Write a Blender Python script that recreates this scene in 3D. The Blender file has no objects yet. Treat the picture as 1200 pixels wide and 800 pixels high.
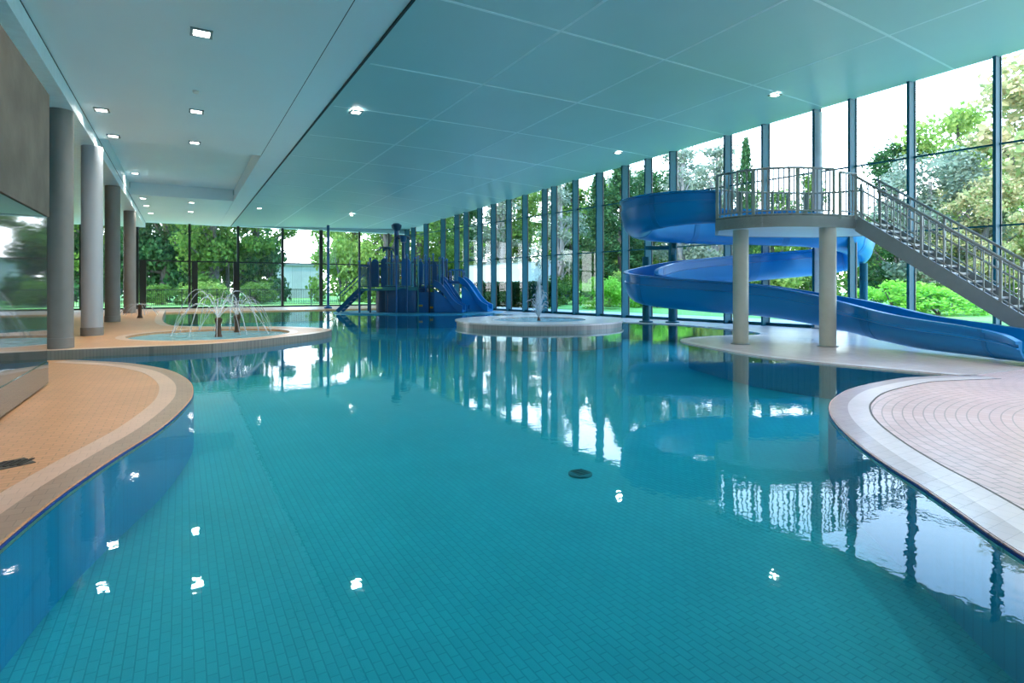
import bpy, math, random
from mathutils import Vector, Matrix, noise
C = bpy.context.scene.collection
PI = math.pi
R = math.radians

# ------------------------------------------------------------------ materials
def new_mat(name):
    m = bpy.data.materials.new(name); m.use_nodes = True
    nt = m.node_tree; nt.nodes.clear()
    out = nt.nodes.new('ShaderNodeOutputMaterial')
    return m, nt, out

def N(nt, kind, **kw):
    n = nt.nodes.new(kind)
    for k, v in kw.items():
        if k in n.inputs: n.inputs[k].default_value = v
        else: setattr(n, k, v)
    return n

def col(c): return (c[0], c[1], c[2], 1.0)

def plain(name, c, rough=.5, metal=0.0, noise_amt=.12, nscale=6.0, bump=0.0, ior=1.45, coat=0.0):
    m, nt, out = new_mat(name)
    b = N(nt, 'ShaderNodeBsdfPrincipled'); nt.links.new(b.outputs[0], out.inputs[0])
    b.inputs['Roughness'].default_value = rough; b.inputs['Metallic'].default_value = metal
    b.inputs['IOR'].default_value = ior; b.inputs['Coat Weight'].default_value = coat
    tc = N(nt, 'ShaderNodeTexCoord'); nz = N(nt, 'ShaderNodeTexNoise', Scale=nscale, Detail=5.0)
    nt.links.new(tc.outputs['Object'], nz.inputs['Vector'])
    mx = N(nt, 'ShaderNodeMix', data_type='RGBA')
    mx.inputs[6].default_value = col([v*(1-noise_amt) for v in c]); mx.inputs[7].default_value = col([min(1, v*(1+noise_amt)) for v in c])
    nt.links.new(nz.outputs[0], mx.inputs[0]); nt.links.new(mx.outputs[2], b.inputs['Base Color'])
    if bump:
        bp = N(nt, 'ShaderNodeBump', Strength=1.0, Distance=bump)
        nt.links.new(nz.outputs[0], bp.inputs['Height']); nt.links.new(bp.outputs[0], b.inputs['Normal'])
    return m

def tiles(name, c1, c2, mortar, w, h, msize, rough=.4, center=None, offset=.5, bump=.002, big=None, rot=0.0):
    """small tiles laid straight, or in rings round a centre"""
    m, nt, out = new_mat(name)
    b = N(nt, 'ShaderNodeBsdfPrincipled'); nt.links.new(b.outputs[0], out.inputs[0])
    b.inputs['Roughness'].default_value = rough
    tc = N(nt, 'ShaderNodeTexCoord'); vec = tc.outputs['Object']
    if center:
        sub = N(nt, 'ShaderNodeVectorMath', operation='SUBTRACT'); sub.inputs[1].default_value = (center[0], center[1], 0)
        nt.links.new(vec, sub.inputs[0])
        sp = N(nt, 'ShaderNodeSeparateXYZ'); nt.links.new(sub.outputs[0], sp.inputs[0])
        at = N(nt, 'ShaderNodeMath', operation='ARCTAN2'); nt.links.new(sp.outputs[1], at.inputs[0]); nt.links.new(sp.outputs[0], at.inputs[1])
        mu = N(nt, 'ShaderNodeMath', operation='MULTIPLY'); mu.inputs[1].default_value = center[2]; nt.links.new(at.outputs[0], mu.inputs[0])
        cb0 = N(nt, 'ShaderNodeCombineXYZ'); nt.links.new(sp.outputs[0], cb0.inputs[0]); nt.links.new(sp.outputs[1], cb0.inputs[1])
        ln = N(nt, 'ShaderNodeVectorMath', operation='LENGTH'); nt.links.new(cb0.outputs[0], ln.inputs[0])
        cb = N(nt, 'ShaderNodeCombineXYZ'); nt.links.new(mu.outputs[0], cb.inputs[0]); nt.links.new(ln.outputs['Value'], cb.inputs[1])
        vec = cb.outputs[0]
    elif rot:
        mp = N(nt, 'ShaderNodeMapping'); mp.inputs['Rotation'].default_value = (0, 0, rot); nt.links.new(vec, mp.inputs[0]); vec = mp.outputs[0]
    br = N(nt, 'ShaderNodeTexBrick')
    br.offset = offset
    br.inputs['Color1'].default_value = col(c1); br.inputs['Color2'].default_value = col(c2); br.inputs['Mortar'].default_value = col(mortar)
    br.inputs['Scale'].default_value = 1.0; br.inputs['Mortar Size'].default_value = msize
    br.inputs['Brick Width'].default_value = w; br.inputs['Row Height'].default_value = h; br.inputs['Mortar Smooth'].default_value = .3
    nt.links.new(vec, br.inputs['Vector'])
    nz = N(nt, 'ShaderNodeTexNoise', Scale=.9, Detail=3.0); nt.links.new(tc.outputs['Object'], nz.inputs['Vector'])
    hs = N(nt, 'ShaderNodeHueSaturation'); 
    mr = N(nt, 'ShaderNodeMapRange'); mr.inputs['To Min'].default_value = .82; mr.inputs['To Max'].default_value = 1.15
    nt.links.new(nz.outputs[0], mr.inputs[0]); nt.links.new(mr.outputs[0], hs.inputs['Value'])
    nt.links.new(br.outputs['Color'], hs.inputs['Color']); nt.links.new(hs.outputs[0], b.inputs['Base Color'])
    if bump:
        bp = N(nt, 'ShaderNodeBump', Strength=.6, Distance=bump); bp.invert = True
        nt.links.new(br.outputs['Fac'], bp.inputs['Height']); nt.links.new(bp.outputs[0], b.inputs['Normal'])
    return m

def water_mat(name, tint, scale=1.0, dist=.012):
    m, nt, out = new_mat(name)
    tr = N(nt, 'ShaderNodeBsdfTransparent', Color=col(tint))
    gl = N(nt, 'ShaderNodeBsdfGlossy', Roughness=.015, Color=(1, 1, 1, 1))
    mx = N(nt, 'ShaderNodeMixShader'); nt.links.new(mx.outputs[0], out.inputs[0])
    nt.links.new(tr.outputs[0], mx.inputs[1]); nt.links.new(gl.outputs[0], mx.inputs[2])
    tc = N(nt, 'ShaderNodeTexCoord')
    n1 = N(nt, 'ShaderNodeTexNoise', Scale=11.0*scale, Detail=2.0); nt.links.new(tc.outputs['Object'], n1.inputs['Vector'])
    n2 = N(nt, 'ShaderNodeTexNoise', Scale=.35*scale, Detail=2.0); nt.links.new(tc.outputs['Object'], n2.inputs['Vector'])
    ad = N(nt, 'ShaderNodeMath', operation='MULTIPLY_ADD'); ad.inputs[1].default_value = .045
    nt.links.new(n1.outputs[0], ad.inputs[0]); nt.links.new(n2.outputs[0], ad.inputs[2])
    bp = N(nt, 'ShaderNodeBump', Strength=1.0, Distance=dist); nt.links.new(ad.outputs[0], bp.inputs['Height'])
    lw, fr = schlick(nt, .02)
    nt.links.new(bp.outputs[0], lw.inputs['Normal']); nt.links.new(bp.outputs[0], gl.inputs['Normal'])
    nt.links.new(fr.outputs[0], mx.inputs[0])
    return m

def schlick(nt, f0, scale=1.0):
    """reflectance of a clear sheet, the same from both sides"""
    lw = N(nt, 'ShaderNodeLayerWeight', Blend=.5)
    pw = N(nt, 'ShaderNodeMath', operation='POWER'); pw.inputs[1].default_value = 6.2; nt.links.new(lw.outputs['Facing'], pw.inputs[0])
    ma = N(nt, 'ShaderNodeMath', operation='MULTIPLY_ADD'); ma.inputs[1].default_value = (1-f0)*scale; ma.inputs[2].default_value = f0
    nt.links.new(pw.outputs[0], ma.inputs[0])
    return lw, ma

def glass_mat(name, tint):
    m, nt, out = new_mat(name)
    tr = N(nt, 'ShaderNodeBsdfTransparent', Color=col(tint)); gl = N(nt, 'ShaderNodeBsdfGlossy', Roughness=.0)
    mx = N(nt, 'ShaderNodeMixShader'); nt.links.new(mx.outputs[0], out.inputs[0])
    nt.links.new(tr.outputs[0], mx.inputs[1]); nt.links.new(gl.outputs[0], mx.inputs[2])
    lw, fr = schlick(nt, .03, .6); nt.links.new(fr.outputs[0], mx.inputs[0])
    return m

def foam_mat(name):
    """churned, bubbly shallow water"""
    m, nt, out = new_mat(name)
    tr = N(nt, 'ShaderNodeBsdfTransparent', Color=(.75, .95, 1, 1)); pr = N(nt, 'ShaderNodeBsdfPrincipled')
    pr.inputs['Base Color'].default_value = (.34, .70, .84, 1); pr.inputs['Roughness'].default_value = .25; pr.inputs['IOR'].default_value = 1.33
    tc = N(nt, 'ShaderNodeTexCoord'); nz = N(nt, 'ShaderNodeTexNoise', Scale=4.0, Detail=4.0); nt.links.new(tc.outputs['Object'], nz.inputs['Vector'])
    bp = N(nt, 'ShaderNodeBump', Strength=1.0, Distance=.06); nt.links.new(nz.outputs[0], bp.inputs['Height']); nt.links.new(bp.outputs[0], pr.inputs['Normal'])
    mr = N(nt, 'ShaderNodeMapRange'); mr.inputs['To Min'].default_value = .35; mr.inputs['To Max'].default_value = .85; nt.links.new(nz.outputs[0], mr.inputs[0])
    mx = N(nt, 'ShaderNodeMixShader'); nt.links.new(mr.outputs[0], mx.inputs[0]); nt.links.new(tr.outputs[0], mx.inputs[1]); nt.links.new(pr.outputs[0], mx.inputs[2]); nt.links.new(mx.outputs[0], out.inputs[0])
    return m

def leaf_mat(name, c1, c2, trans=.45):
    m, nt, out = new_mat(name)
    geo = N(nt, 'ShaderNodeNewGeometry')
    rp = N(nt, 'ShaderNodeMix', data_type='RGBA'); rp.inputs[6].default_value = col(c1); rp.inputs[7].default_value = col(c2)
    nt.links.new(geo.outputs['Random Per Island'], rp.inputs[0])
    df = N(nt, 'ShaderNodeBsdfDiffuse'); tl = N(nt, 'ShaderNodeBsdfTranslucent'); mx = N(nt, 'ShaderNodeMixShader', Fac=trans)
    nt.links.new(rp.outputs[2], df.inputs[0]); nt.links.new(rp.outputs[2], tl.inputs[0])
    nt.links.new(df.outputs[0], mx.inputs[1]); nt.links.new(tl.outputs[0], mx.inputs[2]); nt.links.new(mx.outputs[0], out.inputs[0])
    return m

def lamp_mat(name, c, s):
    m, nt, out = new_mat(name)
    e = N(nt, 'ShaderNodeEmission', Color=col(c), Strength=s); nt.links.new(e.outputs[0], out.inputs[0])
    return m

def spray_mat(name, alpha):
    m, nt, out = new_mat(name)
    tr = N(nt, 'ShaderNodeBsdfTransparent'); df = N(nt, 'ShaderNodeBsdfPrincipled')
    df.inputs['Base Color'].default_value = (.9, .95, 1, 1); df.inputs['Roughness'].default_value = .2
    mx = N(nt, 'ShaderNodeMixShader', Fac=alpha); nt.links.new(mx.outputs[0], out.inputs[0])
    nt.links.new(tr.outputs[0], mx.inputs[1]); nt.links.new(df.outputs[0], mx.inputs[2])
    return m

M = {
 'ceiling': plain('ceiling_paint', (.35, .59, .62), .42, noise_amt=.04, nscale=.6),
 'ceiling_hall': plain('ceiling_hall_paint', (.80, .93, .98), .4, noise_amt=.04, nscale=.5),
 'joint': plain('joint_strip', (.62, .82, .85), .5),
 'gap': plain('shadow_gap', (.03, .05, .06), .7),
 'beam': plain('beam_paint', (.68, .84, .90), .4),
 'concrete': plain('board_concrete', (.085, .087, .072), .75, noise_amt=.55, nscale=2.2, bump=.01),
 'column': plain('column_concrete', (.21, .21, .20), .55, noise_amt=.15, nscale=2.5, bump=.003),
 'column_pale': plain('pale_column_paint', (.36, .40, .44), .5, noise_amt=.06, nscale=2.0),
 'polished': plain('polished_stone', (.05, .055, .05), .04, noise_amt=.3, nscale=3, ior=1.8),
 'deck_warmlit': tiles('warmlit_floor_tile', (.80, .43, .22), (.73, .39, .195), (.54, .30, .155), .16, .08, .005, .35),  # beige tile with the warm lamp light put into its colour
 'deck_daylit': tiles('daylit_floor_tile', (.93, .70, .68), (.84, .60, .57), (.52, .38, .35), .20, .10, .007, .28, center=(9.0, 0.0, 4.2)),  # the same beige tile, whitened to carry the daylight in its colour
 'deck_far': tiles('daylit_deck_tile', (.92, .80, .78), (.86, .74, .71), (.7, .6, .57), .24, .12, .006, .22),  # bank tile, daylight likewise painted into the pale colour
 'coping_grey_warmlit': tiles('warmlit_grey_coping_tile', (.50, .35, .26), (.46, .31, .23), (.36, .25, .18), .12, .12, .004, .3),  # grey coping with warm lamp light mixed into the colour
 'coping_white_warmlit': tiles('warmlit_white_coping_tile', (.86, .60, .47), (.82, .57, .44), (.70, .48, .37), .12, .12, .003, .3),  # white coping tinted to carry the warm lamp light
 'coping_lilac': tiles('lilac_grey_coping_tile', (.72, .63, .64), (.68, .59, .60), (.55, .48, .49), .12, .12, .003, .2),
 'coping_bright': tiles('bright_coping_tile', (.95, .87, .88), (.92, .84, .85), (.80, .73, .74), .12, .12, .003, .25),
 'groove': plain('drain_groove', (.10, .09, .08), .6),
 'platform_face': tiles('grey_platform_face_tile', (.26, .22, .19), (.23, .20, .17), (.16, .14, .12), .06, .06, .004, .35, bump=0),
 'pool_drain': plain('teal_drain_cover', (.012, .16, .19), .5),
 'navy': plain('navy_edge_tile', (.02, .03, .22), .25),
 'island_face': tiles('island_tile', (.50, .44, .42), (.45, .40, .38), (.34, .30, .29), .12, .12, .005, .3),
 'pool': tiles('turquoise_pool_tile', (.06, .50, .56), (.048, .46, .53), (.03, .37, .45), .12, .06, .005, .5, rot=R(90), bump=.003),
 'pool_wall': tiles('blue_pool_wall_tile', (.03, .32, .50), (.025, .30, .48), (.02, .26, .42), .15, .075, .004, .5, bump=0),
 'basin': tiles('pale_basin_tile', (.42, .74, .88), (.38, .70, .85), (.33, .62, .76), .06, .06, .004, .4),
 'water': water_mat('pool_water', (.40, .89, .96)),
 'basin_water': foam_mat('basin_water'),
 'glass': glass_mat('window_glass', (.975, .985, .985)),
 'fin': plain('teal_steel', (.004, .095, .135), .6, ior=1.3),
 'dark_frame': plain('dark_window_frame', (.018, .025, .025), .45),
 'slide': plain('blue_slide_plastic', (.0012, .23, .58), .3, noise_amt=.06, nscale=1.2),
 'slide_joint': plain('blue_slide_seam', (.0012, .19, .49), .35),
 'steel': plain('brushed_steel', (.26, .31, .31), .45, metal=.1),
 'tower_paint': plain('grey_green_paint', (.27, .36, .33), .5),
 'tower_col': plain('tower_column_paint', (.46, .50, .44), .5, noise_amt=.08),
 'soffit': plain('platform_soffit', (.62, .70, .72), .4),
 'stair': plain('grey_stair_steel', (.20, .26, .27), .5),
 'tread': plain('tread_grating', (.03, .032, .035), .6),
 'nosing': plain('tread_nosing', (.62, .66, .68), .4),
 'play_navy': plain('navy_playground_plastic', (.006, .085, .22), .35),
 'play_blue': plain('blue_playground_plastic', (.006, .14, .40), .3),
 'play_dark': plain('dark_playground_steel', (.012, .06, .13), .4),
 'play_teal': plain('teal_playground_steel', (.05, .25, .30), .4),
 'play_yellow': plain('yellow_fitting', (.6, .42, .05), .4),
 'nozzle': plain('bronze_nozzle', (.10, .06, .04), .4, metal=.5),
 'lamp_frame': plain('lamp_frame', (.30, .36, .38), .4, metal=.4),
 'lamp': lamp_mat('lamp_glow', (1.0, .95, .88), 25.0),
 'spray': spray_mat('water_spray', .28), 'mist': spray_mat('water_mist', .12),
 'black': plain('black_grate', (.02, .02, .02), .5),
 'white': plain('white_plastic', (.8, .8, .78), .4),
 'lawn': plain('lawn_grass', (.16, .36, .07), .9, noise_amt=.45, nscale=1.2, bump=.05),
 'paving': tiles('garden_paving', (.52, .56, .56), (.46, .50, .5), (.36, .4, .4), .6, .6, .01, .6),
 'haze_wall': tiles('hazy_house_wall', (.36, .39, .37), (.32, .35, .33), (.25, .28, .26), 1.1, 8.0, .03, .6, bump=0),  # grey-green outdoor haze put into the wall colour
 'white_wall': tiles('white_wall_panel', (.46, .53, .56), (.43, .50, .53), (.34, .4, .42), 2.2, 8.0, .02, .5, bump=0),
 'bark': plain('tree_bark', (.10, .085, .075), .9, noise_amt=.4, nscale=5, bump=.03),
 'bark_pale': plain('pale_bark', (.30, .28, .26), .9, noise_amt=.4, nscale=5, bump=.03),
 'leaf_mid': leaf_mat('leaf_mid', (.06, .14, .025), (.19, .30, .06)),
 'leaf_light': leaf_mat('leaf_light', (.16, .28, .05), (.38, .48, .13)),
 'leaf_dark': leaf_mat('leaf_dark', (.02, .07, .025), (.07, .15, .05), .3),
 'leaf_grey': leaf_mat('leaf_grey', (.14, .20, .13), (.34, .38, .28), .4),
 'leaf_autumn': leaf_mat('leaf_autumn', (.22, .30, .10), (.62, .48, .26), .4),
 'leaf_bright': leaf_mat('leaf_bright', (.20, .50, .05), (.40, .68, .12)),
}

# ------------------------------------------------------------------ mesh helpers
class MB:
    def __init__(s): s.v = []; s.f = []
    def add(s, vs, fs):
        o = len(s.v); s.v += [tuple(p) for p in vs]; s.f += [tuple(i+o for i in f) for f in fs]; return s
    def box(s, c, d, rz=0.0):
        hx, hy, hz = d[0]/2, d[1]/2, d[2]/2; cs, sn = math.cos(rz), math.sin(rz); P = []
        for z in (-hz, hz):
            for x, y in ((-hx, -hy), (hx, -hy), (hx, hy), (-hx, hy)):
                P.append((c[0]+x*cs-y*sn, c[1]+x*sn+y*cs, c[2]+z))
        return s.add(P, [(3, 2, 1, 0), (4, 5, 6, 7), (0, 1, 5, 4), (1, 2, 6, 5), (2, 3, 7, 6), (3, 0, 4, 7)])
    def bar(s, p, q, w, h):
        p, q = Vector(p), Vector(q); t = (q-p).normalized()
        up = Vector((0, 0, 1)) if abs(t.z) < .95 else Vector((1, 0, 0))
        a = t.cross(up).normalized(); b = a.cross(t)
        P = [e+a*sx*w/2+b*sy*h/2 for e in (p, q) for sx, sy in ((-1, -1), (1, -1), (1, 1), (-1, 1))]
        return s.add(P, [(3, 2, 1, 0), (4, 5, 6, 7), (0, 1, 5, 4), (1, 2, 6, 5), (2, 3, 7, 6), (3, 0, 4, 7)])
    def tube(s, pts, r, n=10, closed=False):
        pts = [Vector(p) for p in pts]; rr = r if isinstance(r, (list, tuple)) else [r]*len(pts)
        P = []; F = []; m = len(pts); a = None
        for i, p in enumerate(pts):
            t = (pts[min(i+1, m-1)]-pts[max(i-1, 0)]).normalized()
            if a is None:
                up = Vector((0, 0, 1)) if abs(t.z) < .9 else Vector((1, 0, 0)); a = t.cross(up).normalized()
            else: a = (a-t*a.dot(t)).normalized()
            b = t.cross(a)
            P += [p+(a*math.cos(2*PI*k/n)+b*math.sin(2*PI*k/n))*rr[i] for k in range(n)]
        for i in range(m-1):
            for k in range(n): F.append((i*n+k, i*n+(k+1) % n, (i+1)*n+(k+1) % n, (i+1)*n+k))
        F.append(tuple(range(n-1, -1, -1))); F.append(tuple((m-1)*n+k for k in range(n)))
        return s.add(P, F)
    def cyl(s, c, r, z0, z1, n=32): return s.tube([(c[0], c[1], z0), (c[0], c[1], z1)], r, n)
    def lathe(s, c, prof, n=24):
        P = []; F = []
        for r, z in prof: P += [(c[0]+r*math.cos(2*PI*k/n), c[1]+r*math.sin(2*PI*k/n), c[2]+z) for k in range(n)]
        for i in range(len(prof)-1):
            for k in range(n): F.append((i*n+k, i*n+(k+1) % n, (i+1)*n+(k+1) % n, (i+1)*n+k))
        return s.add(P, F)
    def prism(s, poly, z0, z1, top=True, bottom=True):
        n = len(poly); P = [(x, y, z0) for x, y in poly]+[(x, y, z1) for x, y in poly]
        F = [(i, (i+1) % n, n+(i+1) % n, n+i) for i in range(n)]
        if top: F.append(tuple(range(n, 2*n)))
        if bottom: F.append(tuple(range(n-1, -1, -1)))
        return s.add(P, F)
    def strip(s, a, b, z0, z1):
        """solid ribbon between two polylines of the same length"""
        n = len(a); P = []
        for (x, y), (u, w) in zip(a, b): P += [(x, y, z0), (u, w, z0), (u, w, z1), (x, y, z1)]
        F = []
        for i in range(n-1):
            o, q = i*4, i*4+4
            F += [(o+3, o+2, q+2, q+3), (o, o+3, q+3, q), (o+2, o+1, q+1, q+2), (o+1, o, q, q+1)]
        F += [(0, 1, 2, 3), tuple(n*4-4+k for k in (3, 2, 1, 0))]
        return s.add(P, F)

def ori(p):
    return Vector(p.get('org')) if p is not None and 'org' in p else Vector((0, 0, 0))
ORG = {}
def build(name, mb, mat, parent=None, smooth=True, angle=40, local=False):
    """one mesh object; under a parent its points are stored relative to the parent's base"""
    me = bpy.data.meshes.new(name)
    o_ = Vector((0, 0, 0))
    if parent is not None and not local: o_ = ORG.get(parent.name, o_)
    me.from_pydata([(x-o_[0], y-o_[1], z-o_[2]) for x, y, z in mb.v], [], mb.f)
    for m in (mat if isinstance(mat, list) else [mat]): me.materials.append(m)
    if smooth:
        me.polygons.foreach_set('use_smooth', [True]*len(me.polygons)); me.set_sharp_from_angle(angle=R(angle))
    me.update()
    o = bpy.data.objects.new(name, me); C.objects.link(o)
    if parent is not None: o.parent = parent; ORG[o.name] = o_
    return o

def tag(o, label, cat, group=None, kind=None):
    o['label'] = label; o['category'] = cat
    if group: o['group'] = group
    if kind: o['kind'] = kind
    return o
def thing(name, label, cat, loc, group=None, rz=0.0, kind=None):
    o = bpy.data.objects.new(name, None); C.objects.link(o); o.location = loc; o.rotation_euler = (0, 0, rz)
    o.empty_display_size = .3
    ORG[o.name] = Vector(loc) if not rz else Vector((0, 0, 0))
    return tag(o, label, cat, group, kind)
def single(name, mb, mat, label, cat, base, group=None, kind=None, **k):
    """a thing that is one mesh, its origin at its base"""
    b = Vector(base); m2 = MB(); m2.v = [(x-b[0], y-b[1], z-b[2]) for x, y, z in mb.v]; m2.f = mb.f
    o = build(name, m2, mat, **k); o.location = b
    return tag(o, label, cat, group, kind)
def struct(name, mb, mat, parent=None, **k):
    o = build(name, mb, mat, parent, **k)
    if parent is None: o['kind'] = 'structure'
    return o

def spline(pts, n=10, closed=False):
    P = [Vector(p) for p in pts]; out = []; m = len(P)
    for i in range(m if closed else m-1):
        g = (lambda k: P[k % m]) if closed else (lambda k: P[max(0, min(m-1, k))])
        p0, p1, p2, p3 = g(i-1), g(i), g(i+1), g(i+2)
        for j in range(n):
            t = j/n
            out.append(.5*((2*p1)+(p2-p0)*t+(2*p0-5*p1+4*p2-p3)*t*t+(3*p1-p0-3*p2+p3)*t**3))
    if not closed: out.append(P[-1])
    return out
def offset(line, d):
    """parallel line, d to the inside (the side on the walker's right is negative)"""
    out = []; n = len(line)
    for i in range(n):
        a, b = Vector(line[max(i-1, 0)][:2]), Vector(line[min(i+1, n-1)][:2])
        t = (b-a).normalized(); nn = Vector((-t.y, t.x)); out.append((line[i][0]+nn.x*d, line[i][1]+nn.y*d))
    return out

# ------------------------------------------------------------------ camera
CAMZ = 1.5; F = 670.0; HY = 336.0; YAW = R(30)
cd = bpy.data.cameras.new('camera'); cam = bpy.data.objects.new('camera', cd); C.objects.link(cam)
cam.location = (0, 0, CAMZ); cam.rotation_euler = (PI/2, 0, -YAW)
cd.sensor_width = 36; cd.lens = F/1200*36; cd.shift_y = -(400-HY)/1200; cd.clip_start = .05; cd.clip_end = 500
bpy.context.scene.camera = cam
RX = Vector((math.cos(YAW), -math.sin(YAW))); FW = Vector((math.sin(YAW), math.cos(YAW)))
def at(px, s):
    """plan point seen in picture column px at s metres in front of the camera"""
    p = RX*((px-600)/F*s)+FW*s; return (p.x, p.y)
def hz(y, s): return CAMZ+(HY-y)/F*s

# ------------------------------------------------------------------ pool, floors
DZ = .028
def glass_x(y): return 21.04-.124*y
struct('floor_pool', MB().box((6, 17, -.80), (36, 54, .2)), M['pool'], smooth=False)
wat = MB(); wat.add([(-1.8, -9, 0), (18.6, -9, 0), (18.6, 41.5, 0), (-1.8, 41.5, 0)], [(0, 1, 2, 3)])
w_ = struct('water', wat, M['water'], smooth=False); w_['label'] = 'clear turquoise water filling the curving pool'

def deck(name, edge, rest, mat, copings, z=DZ, navy=True, groove=False):
    """a floor slab: 'edge' runs along the water, 'rest' closes the outline behind it"""
    poly = [tuple(p[:2]) for p in edge]+rest
    d = struct(name, MB().prism(poly, -.70, z), mat, smooth=False)
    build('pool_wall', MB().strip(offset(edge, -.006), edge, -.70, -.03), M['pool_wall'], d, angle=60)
    if navy: build('edge_tile_line', MB().strip(offset(edge, -.007), offset(edge, .012), -.002, z-.008), M['navy'], d, angle=60)
    e0 = .012
    for wdt, m in copings:
        build('coping', MB().strip(offset(edge, e0), offset(edge, e0+wdt), z-.02, z+.004), m, d, angle=60); e0 += wdt
    if groove: build('drain_channel', MB().strip(offset(edge, e0), offset(edge, e0+.02), z-.02, z+.005), M['groove'], d, angle=60)
    return d

le = [(-1.9, 14.4), (-.99, 13.41), (-.45, 12.47), (-.12, 11.54), (.1, 10.3), (.14, 9.25), (.07, 8.36), (-.17, 7.09), (-.5, 6.01), (-.73, 5.17), (-.9, 4.31), (-1.06, 3.2), (-1.15, 1.5), (-1.2, -1), (-1.2, -9)]
left_edge = [tuple(p[:2]) for p in spline([(x, y, 0) for x, y in le], 6)][::-1]
deck('floor_walkway', left_edge, [(-2.4, 14.6), (-2.4, -9)], M['deck_warmlit'], [(.20, M['coping_grey_warmlit']), (.21, M['coping_white_warmlit'])])

re_ = [(11.5, 4.42), (10.67, 4.71), (9.96, 4.86), (8.54, 4.75), (7.51, 4.44), (6.82, 4.1), (6.19, 3.66), (5.58, 3.11), (5.1, 2.6), (4.76, 2.18), (4.45, 1.83), (4.04, 1.37), (3.5, .6), (3.0, -.4), (2.7, -2), (2.6, -9)]
right_edge = [tuple(p[:2]) for p in spline([(x, y, 0) for x, y in re_], 6)]
deck('floor_terrace', right_edge, [(24, -9), (24, 4.0), (12.5, 4.3)], M['deck_daylit'], [(.19, M['coping_lilac']), (.22, M['coping_bright'])], groove=True)

fe = [(11.45, 4.45), (11.21, 5.64), (10.95, 6.94), (10.9, 7.9), (11.15, 9.0), (11.48, 10.0), (11.9, 11.0), (12.61, 11.50), (13.71, 11.63), (14.4, 11.50), (15.3, 11.25), (16.1, 11.69), (16.65, 12.9), (16.99, 14.41), (16.98, 16.08), (16.55, 17.57), (16.1, 18.8), (15.85, 20.5), (15.6, 24), (15.2, 29), (14.6, 35), (14.2, 38.2)]
far_edge = [tuple(p[:2]) for p in spline([(x, y, 0) for x, y in fe], 6)][::-1]
fd = struct('floor_bank', MB().prism([tuple(p[:2]) for p in far_edge]+[(12.5, 4.301), (22.5, 4.045), (16.35, 40)], -.70, DZ), M['deck_far'], smooth=False)
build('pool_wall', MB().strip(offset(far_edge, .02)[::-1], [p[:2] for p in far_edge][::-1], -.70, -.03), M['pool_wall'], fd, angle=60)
build('coping', MB().strip(offset(far_edge, -.22), offset(far_edge, 0.0), DZ-.03, DZ+.004), M['coping_bright'], fd, angle=60)

struct('floor_end', MB().box((1.5, 40.9, -.3), (25, 6.4, .72)), M['deck_warmlit'], smooth=False)
struct('floor_sill', MB().prism([(22.4, -6), (22.9, -6), (16.1, 44.2), (15.7, 44.2)], -.7, DZ-.005), M['deck_far'], smooth=False)

# raised bathing platform beside the columns, with a round basin sunk into it
def ring(c, r, n=56): return [(c[0]+r*math.cos(2*PI*k/n), c[1]+r*math.sin(2*PI*k/n)) for k in range(n)]
def slab_with_hole(poly, hole, z0, z1):
    import bmesh
    bm = bmesh.new()
    def loop(pts):
        vs = [bm.verts.new((x, y, z1)) for x, y in pts]
        return [bm.edges.new((vs[i], vs[(i+1) % len(vs)])) for i in range(len(vs))]
    e = loop(poly)+loop(hole)
    bmesh.ops.triangle_fill(bm, edges=e, use_beauty=True)
    bm.verts.index_update()
    mb = MB(); mb.add([v.co[:] for v in bm.verts], [tuple(v.index for v in (f.verts if f.normal.z > 0 else reversed(f.verts))) for f in bm.faces])
    bm.free()
    mb.prism(poly, z0, z1, top=False, bottom=False)
    h = MB().prism(hole[::-1], z0, z1, top=False, bottom=False)
    mb.add(h.v, h.f)
    return mb
PZ = .165
pe = [(-10.5, 15.15), (-4, 15.2), (-2.08, 15.18), (-.88, 15.15), (.46, 15.1), (1.4, 15.5), (2.4, 16.25), (3.3, 17.0), (4.0, 18.1), (3.9, 19.2), (2.95, 20.5), (1.33, 21.4), (.2, 22.3), (-.4, 23.6), (-.7, 28), (-.8, 37.8)]
pedge = [tuple(p[:2]) for p in spline([(x, y, 0) for x, y in pe], 6)]
BC = (.75, 18.3); BR = 2.05
pf = struct('floor_platform', slab_with_hole(pedge+[(-10.5, 37.8)], ring(BC, BR), -.7, PZ), M['deck_warmlit'], smooth=False)
build('coping', MB().strip(offset(pedge, .015), offset(pedge, .28), PZ-.02, PZ+.004), M['coping_white_warmlit'], pf, angle=60)
build('edge_tile_line', MB().strip(offset(pedge, -.012), offset(pedge, .02), -.05, PZ+.001), M['platform_face'], pf, angle=60)
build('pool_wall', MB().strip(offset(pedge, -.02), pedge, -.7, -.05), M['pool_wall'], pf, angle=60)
build('basin_floor', MB().prism(ring(BC, BR+.02), -.25, -.12), M['basin'], pf, smooth=False)
rg = ring(BC, BR); rg2 = ring(BC, BR+.22)
build('basin_rim', MB().strip(rg2+[rg2[0]], rg+[rg[0]], PZ-.02, PZ+.005), M['coping_white_warmlit'], pf, angle=60)
bw = MB().add([(x, y, PZ-.06) for x, y in ring(BC, BR+.01)], [tuple(range(56))]); build('basin_water', bw, M['basin_water'], pf, smooth=False)

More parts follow.
